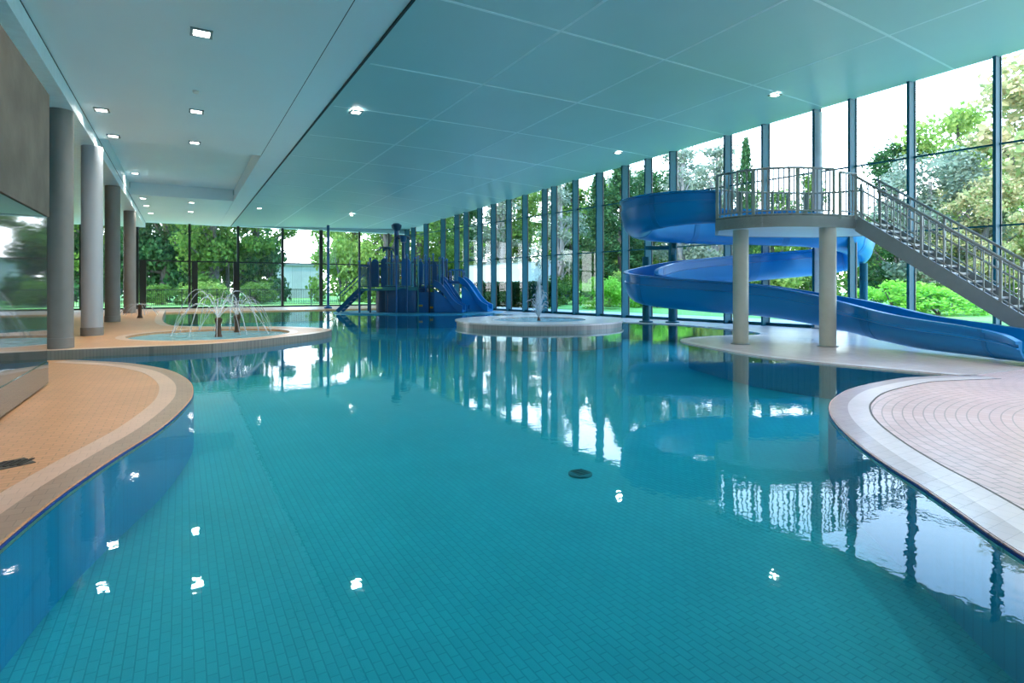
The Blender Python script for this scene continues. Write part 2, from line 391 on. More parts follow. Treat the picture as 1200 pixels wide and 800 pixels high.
# round fountain island
IC = (12.25, 19.1); IR = 3.3; IB = 1.85
isl = thing('fountain_island', 'round pale tiled fountain island standing in the pool in front of the glass', 'fountain', (IC[0], IC[1], -.7))
build('island_body', slab_with_hole(ring(IC, IR-.06, 72), ring(IC, IB), -.7, .19), M['island_face'], isl, angle=60)
a, b = ring(IC, IR, 72), ring(IC, IB, 72)
build('coping_ring', MB().strip(a+[a[0]], b+[b[0]], .16, .215), M['coping_bright'], isl, angle=60)
build('basin_floor', MB().prism(ring(IC, IB+.02), -.2, -.02), M['basin'], isl, smooth=False)
build('basin_water', MB().add([(x, y, .17) for x, y in ring(IC, IB+.01)], [tuple(range(56))]), M['basin_water'], isl, smooth=False)
build('jet_nozzle', MB().lathe((IC[0], IC[1], .02), [(.11, 0), (.11, .12), (.05, .2), (.05, .28), (0, .28)]), M['nozzle'], isl)

random.seed(7)
def geyser(c, z0):
    g = MB(); m = MB()
    for i in range(90):
        a = random.uniform(0, 2*PI); top = random.uniform(.5, 1.75)*(1 if i % 3 else .6); sp = random.uniform(.05, .34)*(1.95-top)
        pts = []
        for k in range(7):
            t = k/6; r = sp*t*1.3; z = top*(1-(1-t*1.35)**2)/1.0
            pts.append((c[0]+math.cos(a)*r, c[1]+math.sin(a)*r, z0+max(z, 0)))
        g.tube(pts, [.012]+[.016]*5+[.006], 5)
    for i in range(220):
        h = random.uniform(.2, 3.2)**1; r = random.gauss(0, .05+.03*h); a = random.uniform(0, PI)
        q = (c[0]+r*math.cos(a), c[1]+r*math.sin(a), z0+h); d = random.uniform(.010, .024)
        m.lathe(q, [(0, -d*1.6), (d, 0), (0, d*1.6)], 5)
    return g, m
g, m_ = geyser(IC, .25)
gy = thing('water_jet', 'white bubbling water jet rising from the round island basin', 'water jet', (IC[0], IC[1], .2))
build('jet_column', g, M['spray'], gy); build('droplets', m_, M['mist'], gy)['kind'] = 'stuff'

# bronze spray posts with arching jets
def spray_post(px, s, z0, h, reach, n, label):
    x, y = at(px, s); c = (x, y)
    o = thing('spray_post', label, 'fountain', (x, y, z0), 'spray posts around the round basin')
    build('post', MB().lathe((x, y, z0), [(0, 0), (.12, 0), (.10, .05), (.075, .12), (.07, .42), (.095, .47), (.10, .54), (.06, .58), (0, .58)]), M['nozzle'], o)
    j = MB(); d = MB()
    for k in range(n):
        a = 2*PI*k/n+random.uniform(-.15, .15); h_ = h*random.uniform(.6, 1.1); rch = reach*random.uniform(.85, 1.1); pts = []
        for i in range(11):
            t = i/10; pts.append((x+math.cos(a)*rch*t, y+math.sin(a)*rch*t, z0+.56+4*h_*t*(1-t)-.42*t))
        j.tube(pts, [.009+.005*random.random()]*11, 5)
        for q in pts[3:]:
            for _ in range(3):
                e = random.uniform(.006, .013); pp = (q[0]+random.gauss(0, .06), q[1]+random.gauss(0, .06), max(q[2]+random.gauss(0, .06), z0+.02))
                d.lathe(pp, [(0, -e), (e, 0), (0, e)], 5)
    build('arching_jets', j, M['spray'], o); build('droplets', d, M['mist'], o)['kind'] = 'stuff'
spray_post(256, 16.0, PZ-.1, .95, 1.3, 14, 'bronze spray post with a full umbrella of jets, nearest the basin front')
spray_post(278, 17.6, PZ-.1, .8, 1.0, 11, 'bronze spray post behind its twin in the round basin')
spray_post(164, 24.5, PZ, .22, .7, 10, 'short dark spray post on the tiled floor between columns and basin')

# ------------------------------------------------------------------ hanging ceiling: a ruled surface rising towards the glass
g0, g1 = Vector((2.95, 0, 5.66)), Vector((2.95, 43, 5.71)); e0_, e1_ = Vector((21.04, 0, 8.435)), Vector((15.70, 43, 6.12))
def cs(u, v): return (g0+(g1-g0)*v)*(1-u)+(e0_+(e1_-e0_)*v)*u
V0, V1 = -.21, 1.03
cm = MB(); nu, nv = 14, 30; P = []
for k in (0, 1):
    for j in range(nv+1):
        for i in range(nu+1):
            p = cs(i/nu, V0+(V1-V0)*j/nv); P.append((p.x, p.y, p.z+.35*k))
W = nu+1; H_ = W*(nv+1); Fc = []
for j in range(nv):
    for i in range(nu):
        a = j*W+i; Fc.append((a, a+W, a+W+1, a+1)); Fc.append((H_+a, H_+a+1, H_+a+W+1, H_+a+W))
for j in range(nv):
    a = j*W; Fc.append((a, H_+a, H_+a+W, a+W)); a += nu; Fc.append((a, a+W, H_+a+W, H_+a))
for i in range(nu):
    Fc.append((i, i+1, H_+i+1, H_+i)); a = nv*W+i; Fc.append((a, H_+a, H_+a+1, a+1))
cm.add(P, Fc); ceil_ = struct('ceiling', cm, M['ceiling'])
def joint(uv0, uv1, w=.075, n=24):
    A, B = [], []
    pts = [cs(uv0[0]+(uv1[0]-uv0[0])*k/n, uv0[1]+(uv1[1]-uv0[1])*k/n) for k in range(n+1)]
    mb = MB(); P = []
    t = (pts[-1]-pts[0]); t.z = 0; t.normalize(); nn = Vector((-t.y, t.x, 0))
    for p in pts: P += [p+nn*w/2+Vector((0, 0, -.004)), p-nn*w/2+Vector((0, 0, -.004)), p-nn*w/2+Vector((0, 0, .01)), p+nn*w/2+Vector((0, 0, .01))]
    Fq = []
    for k in range(n):
        o = 4*k
        for q in range(4): Fq.append((o+q, o+4+q, o+4+(q+1) % 4, o+(q+1) % 4))
    return mb.add(P, Fq)
for (ua, ub) in ((.158, .06), (.340, .14), (.615, .10)):
    build('panel_joint', joint((ua+ub*V0, V0), (ua+ub*1.02, 1.02)), M['joint'], ceil_, smooth=False)
for k in range(-4, 10):
    ic = .1795+.0675*k; sl = .0968+.0185*k
    if ic+sl > 1.02: continue
    build('panel_joint', joint((0.006, ic), (.995, ic+sl), .055), M['joint'], ceil_, smooth=False)
# hall ceiling over the columns: seam strip, recess, end
HZ = 5.70
hc = MB()
hc.box((.065, 5.45, HZ+.15), (4.24, 28.9, .3))            # near field
hc.box((2.555, 17.5, HZ+.15), (.71, 53.0, .3))             # smooth strip beside the panels
hc.box((.065, 37.55, HZ+.15), (4.24, 12.9, .3))           # far field
hc.box((.10, 25.5, HZ+.71), (4.9, 11.4, .3))           # recess top
for x in (-2.105, 2.25): hc.box((x, 25.5, HZ+.34), (.08, 11.3, .60))
for y in (19.85, 31.15): hc.box((.065, y, HZ+.34), (4.2, .08, .60))
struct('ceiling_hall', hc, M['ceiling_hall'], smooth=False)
struct('trim_1', MB().box((2.192, 5.45, HZ+.012), (.016, 28.9, .02)), M['gap'], smooth=False)
gp = MB(); gp.bar((2.925, -9, 5.685), (2.925, 44, 5.70), .035, .05); struct('trim_2', gp, M['gap'], smooth=False)
# aisle behind the columns: low slab whose front is the beam
struct('ceiling_aisle', MB().box((-6.4, 17.5, 5.6), (8.7, 53, .5)), M['beam'], smooth=False)
struct('trim_3', MB().box((-2.05, 17.5, HZ-.012), (.012, 53, .02)), M['gap'], smooth=False)
roof = MB().box((2, 17.5, 9.3), (42, 55, .3)); roof.box((-10.6, 17.5, 7.5), (.3, 55, 3.8)); struct('ceiling_roof', roof, M['white'], smooth=False)
struct('trim_4', MB().box((2.6, 44.4, 7.5), (26.5, .4, 3.55)), M['beam'], smooth=False)

# ------------------------------------------------------------------ left wall: polished base, concrete upper part
struct('wall_left', MB().box((-2.05, 1.0, 1.31), (.6, 19.8, 2.5)), M['polished'], smooth=False)
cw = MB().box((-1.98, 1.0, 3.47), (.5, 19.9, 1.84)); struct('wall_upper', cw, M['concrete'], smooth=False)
struct('baseboard_left', MB().box((-1.742, 1.0, .22), (.015, 19.8, .32)), M['polished'], smooth=False)
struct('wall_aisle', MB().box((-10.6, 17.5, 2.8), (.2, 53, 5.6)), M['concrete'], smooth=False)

struct('wall_back_unseen', MB().box((6, -9.2, 4.4), (34, .3, 10.2)), M['ceiling_hall'], smooth=False)  # unseen wall behind the camera, added for its effect on the interior light

# ------------------------------------------------------------------ columns
for (x, y, r, mt, lb) in ((-2.3, 15.75, .235, 'column', 'thick dark grey round column standing beside the end of the polished wall'),
                   (-2.14, 19.4, .25, 'column_pale', 'pale blue grey round column, second along the row from the polished wall'),
                   (-2.3, 26.6, .25, 'column', 'grey concrete column, third along the row from the polished wall'),
                   (-2.3, 34.9, .27, 'column', 'farthest grey column of the row, close to the end windows')):
    o = thing('round_column', lb, 'column', (x, y, PZ), 'columns along the raised platform', kind='thing')
    build('shaft', MB().cyl((x, y), r, PZ, 5.35, 40), M[mt], o)
    build('foot_collar', MB().lathe((x, y, PZ), [(r+.012, 0), (r+.012, .22), (r, .23)], 40), M['column'], o)
sx, sy = at(958, 20.15)
o = thing('round_column', 'slim pale steel column against the glass behind the slide platform', 'column', (sx, sy, DZ), kind='thing')
build('shaft', MB().cyl((sx, sy), .16, DZ, 7.62, 32), M['white'], o)
build('foot_collar', MB().lathe((sx, sy, DZ), [(.2, 0), (.2, .04), (.16, .05)], 32), M['steel'], o)

# ------------------------------------------------------------------ glass walls, one window per bay
gdir = Vector((-.124, 1, 0)).normalized(); gn = Vector((gdir.y, -gdir.x, 0))
MU = [-5.5, -2.6, .2, 2.7, 5.0, 7.2, 9.29, 10.99, 12.15, 14.03, 15.6, 18.24, 19.6, 20.98, 22.66, 24.44, 26.13, 26.92, 28.68, 30.26, 31.86, 33.4, 35.04, 36.24, 38.09, 40.61, 42.67, 43.7]
grz = math.atan2(gdir.y, gdir.x)-PI/2
def gtop(y): return 8.435-(8.435-6.12)*y/43-.02
wn = 0
for i, y in enumerate(MU):
    x = glass_x(y); wn += 1
    w = bpy.data.objects.new('window_%d' % wn, None); C.objects.link(w); w.location = (x, y, DZ); w['kind'] = 'structure'
    ORG[w.name] = Vector((x, y, DZ)); tp = gtop(y)+.35
    dp = .42 if y < 24 else .34
    c = Vector((x, y, 0))-gn*(dp/2-.1)
    build('mullion', MB().box((c.x, c.y, (tp+DZ)/2), (dp, .075, tp-DZ), grz), M['fin'], w, smooth=False)
    build('mullion_cover', MB().box((x+gn.x*.13, y+gn.y*.13, (tp+DZ)/2), (.05, .13, tp-DZ), grz), M['dark_frame'], w, smooth=False)
    if i+1 == len(MU): continue
    y2 = MU[i+1]; x2 = glass_x(y2); p, q = Vector((x, y, 0)), Vector((x2, y2, 0)); tm = gtop((y+y2)/2)+.3
    mid = (p+q)/2; L = (q-p).length
    build('pane', MB().box((mid.x+gn.x*.08, mid.y+gn.y*.08, (tm+DZ+.1)/2), (.02, L-.06, tm-DZ-.1), grz), M['glass'], w, smooth=False)
    build('sill', MB().box((mid.x, mid.y, DZ+.06), (.12, L-.07, .12), grz), M['fin'], w, smooth=False)
    for zt in (3.25, 5.58):
        build('transom', MB().box((mid.x+gn.x*.07, mid.y+gn.y*.07, zt), (.06, L-.07, .05), grz), M['fin'], w, smooth=False)
RY = 43.9
RM = [-11.2, -8.3, -5.4, -2.48, .44, 3.38, 6.27, 8.95, 11.8, 14.1, 15.6]
for i, x in enumerate(RM):
    wn += 1; w = bpy.data.objects.new('window_%d' % wn, None); C.objects.link(w); w.location = (x, RY, DZ); w['kind'] = 'structure'
    ORG[w.name] = Vector((x, RY, DZ)); dk = x < 9; wd = .24 if x == 8.95 else .15 if dk else .12
    build('mullion', MB().box((x, RY, 2.95), (wd, .22, 5.8), 0), M['dark_frame'], w, smooth=False)
    if i+1 == len(RM): continue
    x2 = RM[i+1]; L = x2-x; cx = (x+x2)/2
    build('pane', MB().box((cx, RY, 3.0), (L-.1, .02, 5.7)), M['glass'], w, smooth=False)
    build('transom', MB().box((cx, RY, 3.2), (L-.1, .12, .09)), M['dark_frame'], w, smooth=False)
    build('sill', MB().box((cx, RY, DZ+.07), (L-.1, .14, .14)), M['dark_frame'], w, smooth=False)
    if x in (-2.48, .44):
        for xx in ((x+.3, x2-.12) if x == .44 else (x+.3,)):
            build('door_jamb', MB().box((xx, RY, 1.65), (.36, .18, 3.1)), M['dark_frame'], w, smooth=False)
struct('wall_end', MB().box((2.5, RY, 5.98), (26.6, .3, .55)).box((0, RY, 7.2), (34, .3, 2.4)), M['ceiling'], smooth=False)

# ------------------------------------------------------------------ ceiling lights
LG = 'square recessed ceiling lights'
def downlight(x, y, z, label, power=60, size=.24, temp=(1, .93, .82), tilt=0.0):
    o = thing('recessed_light', label, 'ceiling light', (x, y, z), LG)
    h = size/2
    fr = MB()
    for (dx, dy, sx_, sy_) in ((0, h, size+.05, .04), (0, -h, size+.05, .04), (h, 0, .04, size-.03), (-h, 0, .04, size-.03)):
        fr.box((x+dx, y+dy, z-.012), (sx_, sy_, .03))
    build('frame', fr, M['lamp_frame'], o, smooth=False)
    build('diffuser', MB().box((x, y, z-.004), (size-.04, size-.04, .012)), M['lamp'], o, smooth=False)
    ld = bpy.data.lights.new('lamp', 'AREA'); ld.energy = power; ld.size = size*.8; ld.color = temp; ld.spread = R(150)
    l = bpy.data.objects.new('lamp', ld); C.objects.link(l); l.location = (0, 0, -.03); l.parent = o
    return o
HL = [((.28, 10.74), 'largest square ceiling light, alone near the smooth strip', HZ),
      ((.30, 15.6), 'square ceiling light, second in the row leading away from the largest one', HZ),
      ((.32, 19.0), 'square ceiling light, third in that row, just before the recess edge', HZ),
      ((-1.65, 16.6), 'square ceiling light beside the beam, nearer of the two before the recess', HZ),
      ((-1.65, 19.3), 'square ceiling light beside the beam, close to the recess edge', HZ),
      ((-1.7, 28.6), 'small square ceiling light inside the recessed ceiling field', HZ+.56),
      ((-1.6, 32.2), 'small ceiling light just beyond the recess, beside the beam', HZ),
      ((.42, 32.6), 'small ceiling light just beyond the recess, away from the beam', HZ),
      ((-1.59, 35.0), 'tiny ceiling light second beyond the recess, beside the beam', HZ),
      ((.42, 36.6), 'tiny ceiling light farthest beyond the recess, away from the beam', HZ),
      ((-1.53, 38.4), 'tiny ceiling light nearest the end windows, beside the beam', HZ)]
for (x, y), lb, z in HL: downlight(x, y, z, lb, 50 if x > 0 else 22, .28 if y < 12 else .26)
for (x, y, z, lb) in ((3.63, 13.8, 5.73, 'square light in the panelled ceiling close to the dark gap'),
                      (15.68, 18.36, 7.09, 'square light in the panelled ceiling above the fountain island side of the slide'),
                      (15.39, 10.9, 7.27, 'brightest square light in the panelled ceiling, above the slide platform'),
                      (3.6, 33.5, 5.75, 'faint small light far along the dark ceiling gap'),
                      (9.2, 36.0, 6.0, 'faint small light in the panelled ceiling in front of the playground')):
    downlight(x, y, z-.015, lb, 45, .24)
x, y = .26, 14.0
single('smoke_detector', MB().lathe((x, y, HZ), [(0, -.06), (.05, -.055), (.065, -.02), (.065, 0)], 20), M['white'], 'tiny white round smoke detector on the smooth hall ceiling', 'smoke detector', (x, y, HZ-.06))

downlight(.28, 5.6, HZ, 'added unseen hall ceiling light directly above the tan walkway', 30, .28, (1, .80, .60))  # unseen lamp, added to warm and brighten the walkway
downlight(-.9, 7.5, HZ, 'added unseen hall ceiling light beside the beam, above the tan walkway', 30, .28, (1, .80, .60))  # second added lamp out of view, more warm light for the walkway
for u_, v_, lb in ((.36, .12, 'added unseen light in the panelled ceiling above the round end of the pale terrace'), (.30, .02, 'added unseen light in the panelled ceiling above the pale terrace edge'), (.55, .03, 'added unseen light in the panelled ceiling above the middle of the pale terrace')):  # unseen lamps added to brighten and warm the terrace
    p_ = cs(u_, v_); downlight(p_.x, p_.y, p_.z-.015, lb, 75, .24, (1, .80, .70))
# small drains
x, y = at(14, 4.75)
dr = thing('floor_drain', 'small dark square drain grate in the tan walkway tiles', 'drain', (x, y, DZ))
build('frame', MB().box((x, y, DZ+.002), (.24, .24, .010), .5), M['groove'], dr, smooth=False)
gr = MB()
for k in range(5): gr.bar((x-.09+.045*k-.03, y-.09, DZ+.008), (x-.09+.045*k+.03, y+.09, DZ+.008), .028, .008)
build('grate', gr, M['black'], dr, smooth=False)
x, y = at(680, 2.2*F/(556-HY))
pdn = thing('pool_drain', 'dark round drain cover on the pool floor under clear water', 'drain', (x, y, -.7))
build('cover', MB().lathe((x, y, -.7), [(.14, 0), (.14, .02), (.12, .03), (0, .03)], 28), M['pool_drain'], pdn)
sl_ = MB()
for k in range(-2, 3): sl_.box((x, y+k*.04, -.668), (.16, .014, .006))
build('slot', sl_, M['black'], pdn, smooth=False)

# ------------------------------------------------------------------ slide platform
FT = 3.25; FB = 2.95
front = [at(839, 14.75), at(868, 14.15), at(905, 13.8), at(940, 13.72), at(979, 13.9), at(1003, 14.2)]
fl = [tuple(p[:2]) for p in spline([(x, y, 0) for x, y in front], 6)]
back = [at(1009, 15.4), at(1012, 16.4), at(955, 16.9), at(868, 16.7), at(838, 16.15)]
tower = thing('slide_platform', 'raised grey slide platform with curved front and slatted railing on two thick columns', 'platform', at(918, 14.6)+(DZ,))
build('platform_floor', MB().prism(fl+back, FT-.03, FT+.0), M['tread'], tower, smooth=False)
outl = fl+back
build('fascia', MB().strip(outl+[outl[0]], offset(outl+[outl[0]], .07), FB, FT+.02), M['tower_paint'], tower, angle=60)
build('soffit', MB().prism(fl+back, FB+.01, FT-.04), M['soffit'], tower, smooth=False)
for px, s in ((868, 14.72), (970, 14.12)):
    c = at(px, s); b_ = build('support_column', MB().cyl(c, .19, DZ, FB+.02, 40), M['tower_col'], tower)
    build('foot_collar', MB().lathe((c[0], c[1], DZ), [(.235, 0), (.235, .02), (.19, .03)], 40), M['steel'], b_)
def rail_run(line, z, h, parent, gap=.13, thick=.03, postgap=.9, name='guard_rail', wide=0):
    """top rail, bottom rail, posts and slats along a plan line"""
    pts = [Vector((x, y, 0)) for x, y in line]; L = [0]
    for a, b in zip(pts, pts[1:]): L.append(L[-1]+(b-a).length)
    def pos(t):
        for k in range(len(L)-1):
            if t <= L[k+1] or k == len(L)-2:
                return pts[k]+(pts[k+1]-pts[k])*((t-L[k])/max(1e-6, L[k+1]-L[k]))
    T = L[-1]; up = Vector((0, 0, 1))
    rr = build(name, MB().tube([p+up*(z+h) for p in pts], thick, 8), M['steel'], parent)
    build('bottom_rail', MB().tube([p+up*(z+.1) for p in pts], .02, 6), M['steel'], rr)
    n = max(1, round(T/postgap))
    for k in range(n+1):
        q = pos(T*k/n); build('post', MB().box((q.x, q.y, z+h/2-.04), (.07, .07, h+.08), YAW), M['tower_paint'], rr, smooth=False)
    n = int(T/gap)
    for k in range(1, n):
        q = pos(T*k/n); w = .055 if wide and k % wide == 0 else .026
        build('slat', MB().box((q.x, q.y, z+.1+(h-.1)/2), (w, .018, h-.1), -YAW), M['steel'], rr, smooth=False)
rail_run(offset(fl[:-6], .05), FT, 1.12, tower, .115, .03, .95, wide=5)
lft = [at(840, 16.1), at(868, 16.62), at(955, 16.82), at(985, 16.6)]
rail_run(lft, FT, 1.0, tower, .15, .028, .9, wide=4)
rail_run([fl[-6], fl[-1]], FT, 1.05, tower, .12, .028, .6)
rail_run([at(1009, 15.4), at(1011, 16.3), at(985, 16.6)], FT, 1.0, tower, .14, .028, .7)

# ------------------------------------------------------------------ stairs down from the platform
s0 = Vector(at(1003, 14.25)+(0,)); sd = Vector((0.03, -1, 0)).normalized(); sw = Vector((1, .03, 0)).normalized(); SW = 1.15
NR = 18; rise = (FT-DZ)/NR; going = .240
stair = thing('metal_staircase', 'straight grey metal staircase with open treads descending from the slide platform', 'staircase', (s0+sd*going*NR/2+sw*SW/2+Vector((0, 0, DZ)))[:])
def stringer(off):
    p = s0+sw*off; q = p+sd*going*NR; mb = MB(); P = []
    for dx in (-.03, .03):
        for base, zz in ((p, FT+.05), (q, DZ+.12), (q-sd*.0, DZ-.0), (q-sd*.35, DZ), (p, FT-.36)):
            w = base+sw*dx; P.append((w.x, w.y, zz))
    mb.add(P, [(0, 1, 2, 3, 4), (9, 8, 7, 6, 5)]+[(i, i+5, (i+1) % 5+5, (i+1) % 5) for i in range(5)])
    return mb
for off in (0, SW): build('stringer', stringer(off), M['stair'], stair, smooth=False)
trz = math.atan2(sd.y, sd.x)-PI/2
for k in range(NR-1):
    c = s0+sw*SW/2+sd*(going*(k+.5)); z = FT-rise*(k+1)
    t = build('tread', MB().box((c.x, c.y, z-.02), (SW-.07, going+.03, .04), trz), M['tread'], stair, smooth=False)
    e = c+sd*(going/2+.02); build('nosing', MB().box((e.x, e.y, z-.015), (SW-.07, .03, .05), trz), M['nosing'], t, smooth=False)
def slope_pt(off, t, dz=0): p = s0+sw*off+sd*(going*NR*t); return Vector((p.x, p.y, FT+(DZ-FT)*t+dz))
for off in (0, SW):
    hr = build('handrail', MB().tube([slope_pt(off, -.02, 1.0), slope_pt(off, 1.02, 1.0)], .03, 10), M['steel'], stair)
    build('lower_rail', MB().tube([slope_pt(off, 0, .16), slope_pt(off, 1, .16)], .018, 8), M['steel'], hr)
    build('inner_rail', MB().tube([slope_pt(off+(.08 if off == 0 else -.08), 0, .72), slope_pt(off+(.08 if off == 0 else -.08), 1, .72)], .022, 8), M['steel'], hr)
    n = 30
    for k in range(n+1):
        a, b = slope_pt(off, k/n, -.02), slope_pt(off, k/n, 1.0); big = k % 10 == 0
        build('baluster', MB().box((a.x, a.y, (a.z+b.z)/2), ((.05, .05) if big else (.022, .022))+(b.z-a.z,), trz), M['steel'], hr, smooth=False)

# ------------------------------------------------------------------ water slide
SP = [(842, 15.45, 3.22), (805, 15.65, 3.20), (770, 16.2, 3.14), (749, 17.1, 3.06), (753, 18.2, 3.00), (782, 19.0, 2.97), (830, 19.5, 2.95), (890, 19.5, 2.92), (950, 19.4, 2.84),
      (990, 19.8, 2.68), (1005, 20.6, 2.42), (996, 21.4, 2.14), (960, 21.7, 1.95), (880, 21.0, 1.70), (800, 20.1, 1.42), (764, 19.5, 1.18), (751, 18.8, 1.00), (766, 18.1, .88), (820, 17.2, .76), (900, 16.2, .64),
      (984, 14.9, .38), (1069, 13.0, .13), (1150, 11.6, .09), (1196, 10.9, .08), (1222, 10.5, .08)]
path = spline([at(a, b)+(c,) for a, b, c in SP], 8)
slide = thing('water_slide', 'glossy blue open water slide winding down from the platform to the deck', 'slide', at(760, 19)+(DZ,))
def profile(h, w=.47, t=.045):
    o_, i_ = [], []
    n = 12
    rb = min(w, h*.62)
    def arc(r_, w_, zc):
        return [(-w_*math.cos(PI*k/n), zc-r_*math.sin(PI*k/n)) for k in range(n+1)]
    outer = [(-w-.09, h), (-w-.09, h-.05), (-w-.02, h-.06), (-w-.02, h*.70), (-w-.06, h*.69), (-w-.06, h*.65)]+arc(rb, w, rb)+[(w+.06, h*.65), (w+.06, h*.69), (w+.02, h*.70), (w+.02, h-.06), (w+.09, h-.05), (w+.09, h)]
    inner = [(w-t, h)]+arc(rb-t, w-t, rb)[::-1]+[(-w+t, h)]
    return outer+inner
def sweep(path, hf, i0, i1, grow=0.0):
    mb = MB(); P = []; m = None; K = []
    for i in range(i0, i1):
        p = path[i]; t = path[min(i+1, len(path)-1)]-path[max(i-1, 0)]; t.z = 0; t.normalize(); sd_ = Vector((t.y, -t.x, 0))
        pr = profile(hf(i/(len(path)-1))+grow, .47+grow); m = len(pr)
        P += [(p.x+sd_.x*a, p.y+sd_.y*a, p.z+b-grow*.6) for a, b in pr]
    Fs = []
    for i in range(i1-i0-1):
        for k in range(m): Fs.append((i*m+k, i*m+(k+1) % m, (i+1)*m+(k+1) % m, (i+1)*m+k))
    Fs += [tuple(range(m-1, -1, -1)), tuple((i1-i0-1)*m+k for k in range(m))]
    return mb.add(P, Fs)
def hf(t):
    K = ((0, .80), (.06, .88), (.12, 1.0), (.17, 1.15), (.30, 1.15), (.38, 1.0), (.66, 1.0), (.76, .95), (.85, .80), (.92, .62), (.97, .52), (1, .42))
    for (a, p), (b, q) in zip(K, K[1:]):
        if t <= b: return p+(q-p)*(t-a)/(b-a)
    return .42
tr_ = build('trough', sweep(path, hf, 0, len(path)), M['slide'], slide, angle=30)
for i in range(14, len(path)-10, 15): build('joint_flange', sweep(path, hf, i, i+2, .012), M['slide_joint'], tr_, angle=30)
lp = at(1196, 10.8)
def sup(px, s, ztop, arms, r=.12, base=DZ):
    c = at(px, s); p = build('support_post', MB().cyl(c, r, base, ztop, 24), M['fin'], slide)
    build('base_plate', MB().lathe((c[0], c[1], base), [(.28, 0), (.28, .05), (r, .07)], 24), M['fin'], p)
    for (ax, as_, z) in arms:
        q = at(ax, as_); build('support_arm', MB().bar((c[0], c[1], z), (q[0], q[1], z), .12, .16), M['fin'], p, smooth=False)
sup(788, 23.5, 3.35, [(756, 23.6, 3.1), (790, 19.2, 2.88), (800, 20.4, 1.32)], .16)
sup(757, 23.8, 2.75, [(757, 18.4, .92)], .15)
sup(1012, 20.7, 2.35, [], .13, base=0.0)

# ------------------------------------------------------------------ water playground
PB = Vector(at(490, 32.6)+(0.0,))
pg = thing('water_playground', 'blue water playground of towers, railings and slides beside the end windows', 'playground', PB[:], rz=-YAW)
def pz(y): return hz(y, 32.6)
def px_(x): return (x-490)*32.6/F
def part(name, mb, mat, parent=pg, **k): return build(name, mb, mat, parent, local=True, **k)
bs = [(x*1.0, y*1.0) for x, y in ring((0, .6), 1, 40)]
part('base_slab', MB().prism([(x*4.9, .4+(y-.6)*2.6) for x, y in ring((0, .6), 1, 40)], -.7, .05), M['pool_wall'])
def post(x, y, top, r=.06, m='play_navy'): 
    p = part('post', MB().cyl((x, y), r, .03, top, 12), M[m]); part('post_cap', MB().lathe((x, y, top-.02), [(r+.02, 0), (r+.02, .05), (.0, .12)], 12), M['play_blue'], p)
def guard(x0, y0, x1, y1, z, h, m='play_navy', gap=.2):
    p, q = Vector((x0, y0, z)), Vector((x1, y1, z)); up = Vector((0, 0, 1))
    mb = MB().bar(p+up*h, q+up*h, .05, .06).bar(p+up*.1, q+up*.1, .04, .05); L = (q-p).length; n = max(2, int(L/gap))
    for k in range(1, n):
        c = p+(q-p)*k/n; mb.bar(c+up*.1, c+up*h, .028, .028)
    part('railing', mb, M[m], smooth=False)
XL0, XL1, XM1, XR1 = px_(424), px_(455), px_(488), px_(520)
zL, zM, zR = pz(338), pz(336.5), pz(332)
part('platform', MB().box(((XL0+XL1)/2, .5, zL-.06), (XL1-XL0, 1.9, .12)), M['play_teal'], smooth=False)
part('platform', MB().box(((XL1+XM1)/2, .5, zM-.08), (XM1-XL1+.3, 2.5, .2)), M['play_teal'], smooth=False)
part('platform', MB().box(((XM1+XR1)/2, .7, zR-.2), (XR1-XM1, 1.9, .12)), M['play_navy'], smooth=False)
for x in (XL0, XL1, XM1, XR1):
    for y in (-.5, 1.5): post(x, y, pz(303) if x != XL0 else pz(307))
for x in (px_(437), px_(505)): post(x, -.6, pz(304), .05, 'play_dark')
guard(XL0, -.45, XL1, -.45, zL, 1.28); guard(XL0, 1.45, XL1, 1.45, zL, 1.28); guard(XL0, -.45, XL0, 1.45, zL, 1.28)
guard(XL1, -.75, XM1, -.75, zM, 1.35, 'play_teal', .13); guard(XL1, 1.75, XM1, 1.75, zM, 1.5)
guard(XM1, -.25, XR1, -.25, zR-.15, 1.2, 'play_blue', .13); guard(XM1, 1.6, XR1, 1.6, zR-.15, 1.2)
def panel(x0, x1, y, z0, z1, m):
    mb = MB(); n = 8; w = x1-x0; poly = [(x0, z0), (x1, z0), (x1, z1-.2)]+[(x1-.2+.2*math.cos(PI/2*k/n), z1-.2+.2*math.sin(PI/2*k/n)) for k in range(1, n+1)]+[(x0+.2-.2*math.sin(PI/2*k/n), z1-.2+.2*math.cos(PI/2*k/n)) for k in range(0, n+1)]
    L = len(poly); mb.add([(a, y-.05, b) for a, b in poly]+[(a, y+.05, b) for a, b in poly], [tuple(range(L)), tuple(range(2*L-1, L-1, -1))]+[(i+L, (i+1) % L+L, (i+1) % L, i) for i in range(L)])
    part('side_panel', mb, M[m], smooth=False)
panel(px_(438), px_(446), -.5, zL+.1, pz(304), 'play_navy'); panel(px_(449), px_(456), -.52, zL+.1, pz(303), 'play_navy')
panel(px_(474), px_(484), -.8, zM+.1, pz(303.5), 'play_blue'); panel(px_(490), px_(497), -.3, zR, pz(306), 'play_blue')
panel(px_(499), px_(503), -.34, zR, pz(306), 'play_blue'); panel(px_(508), px_(513), -.3, zR, pz(307), 'play_navy')
part('barrel_wall', MB().lathe((px_(475), .45, .04), [(1.25, 0), (1.28, .4), (1.28, 1.2), (1.2, 1.38), (0, 1.38)], 32), M['play_navy'])
part('barrel_wall', MB().lathe((px_(452), .45, .04), [(.62, 0), (.66, .5), (.62, 1.3), (0, 1.3)], 28), M['play_dark'])
part('skirt_panel', MB().prism([(px_(486), -.55), (px_(520), -.55), (px_(520), -.4), (px_(486), -.4)], .04, 1.2), M['play_blue'], smooth=False)
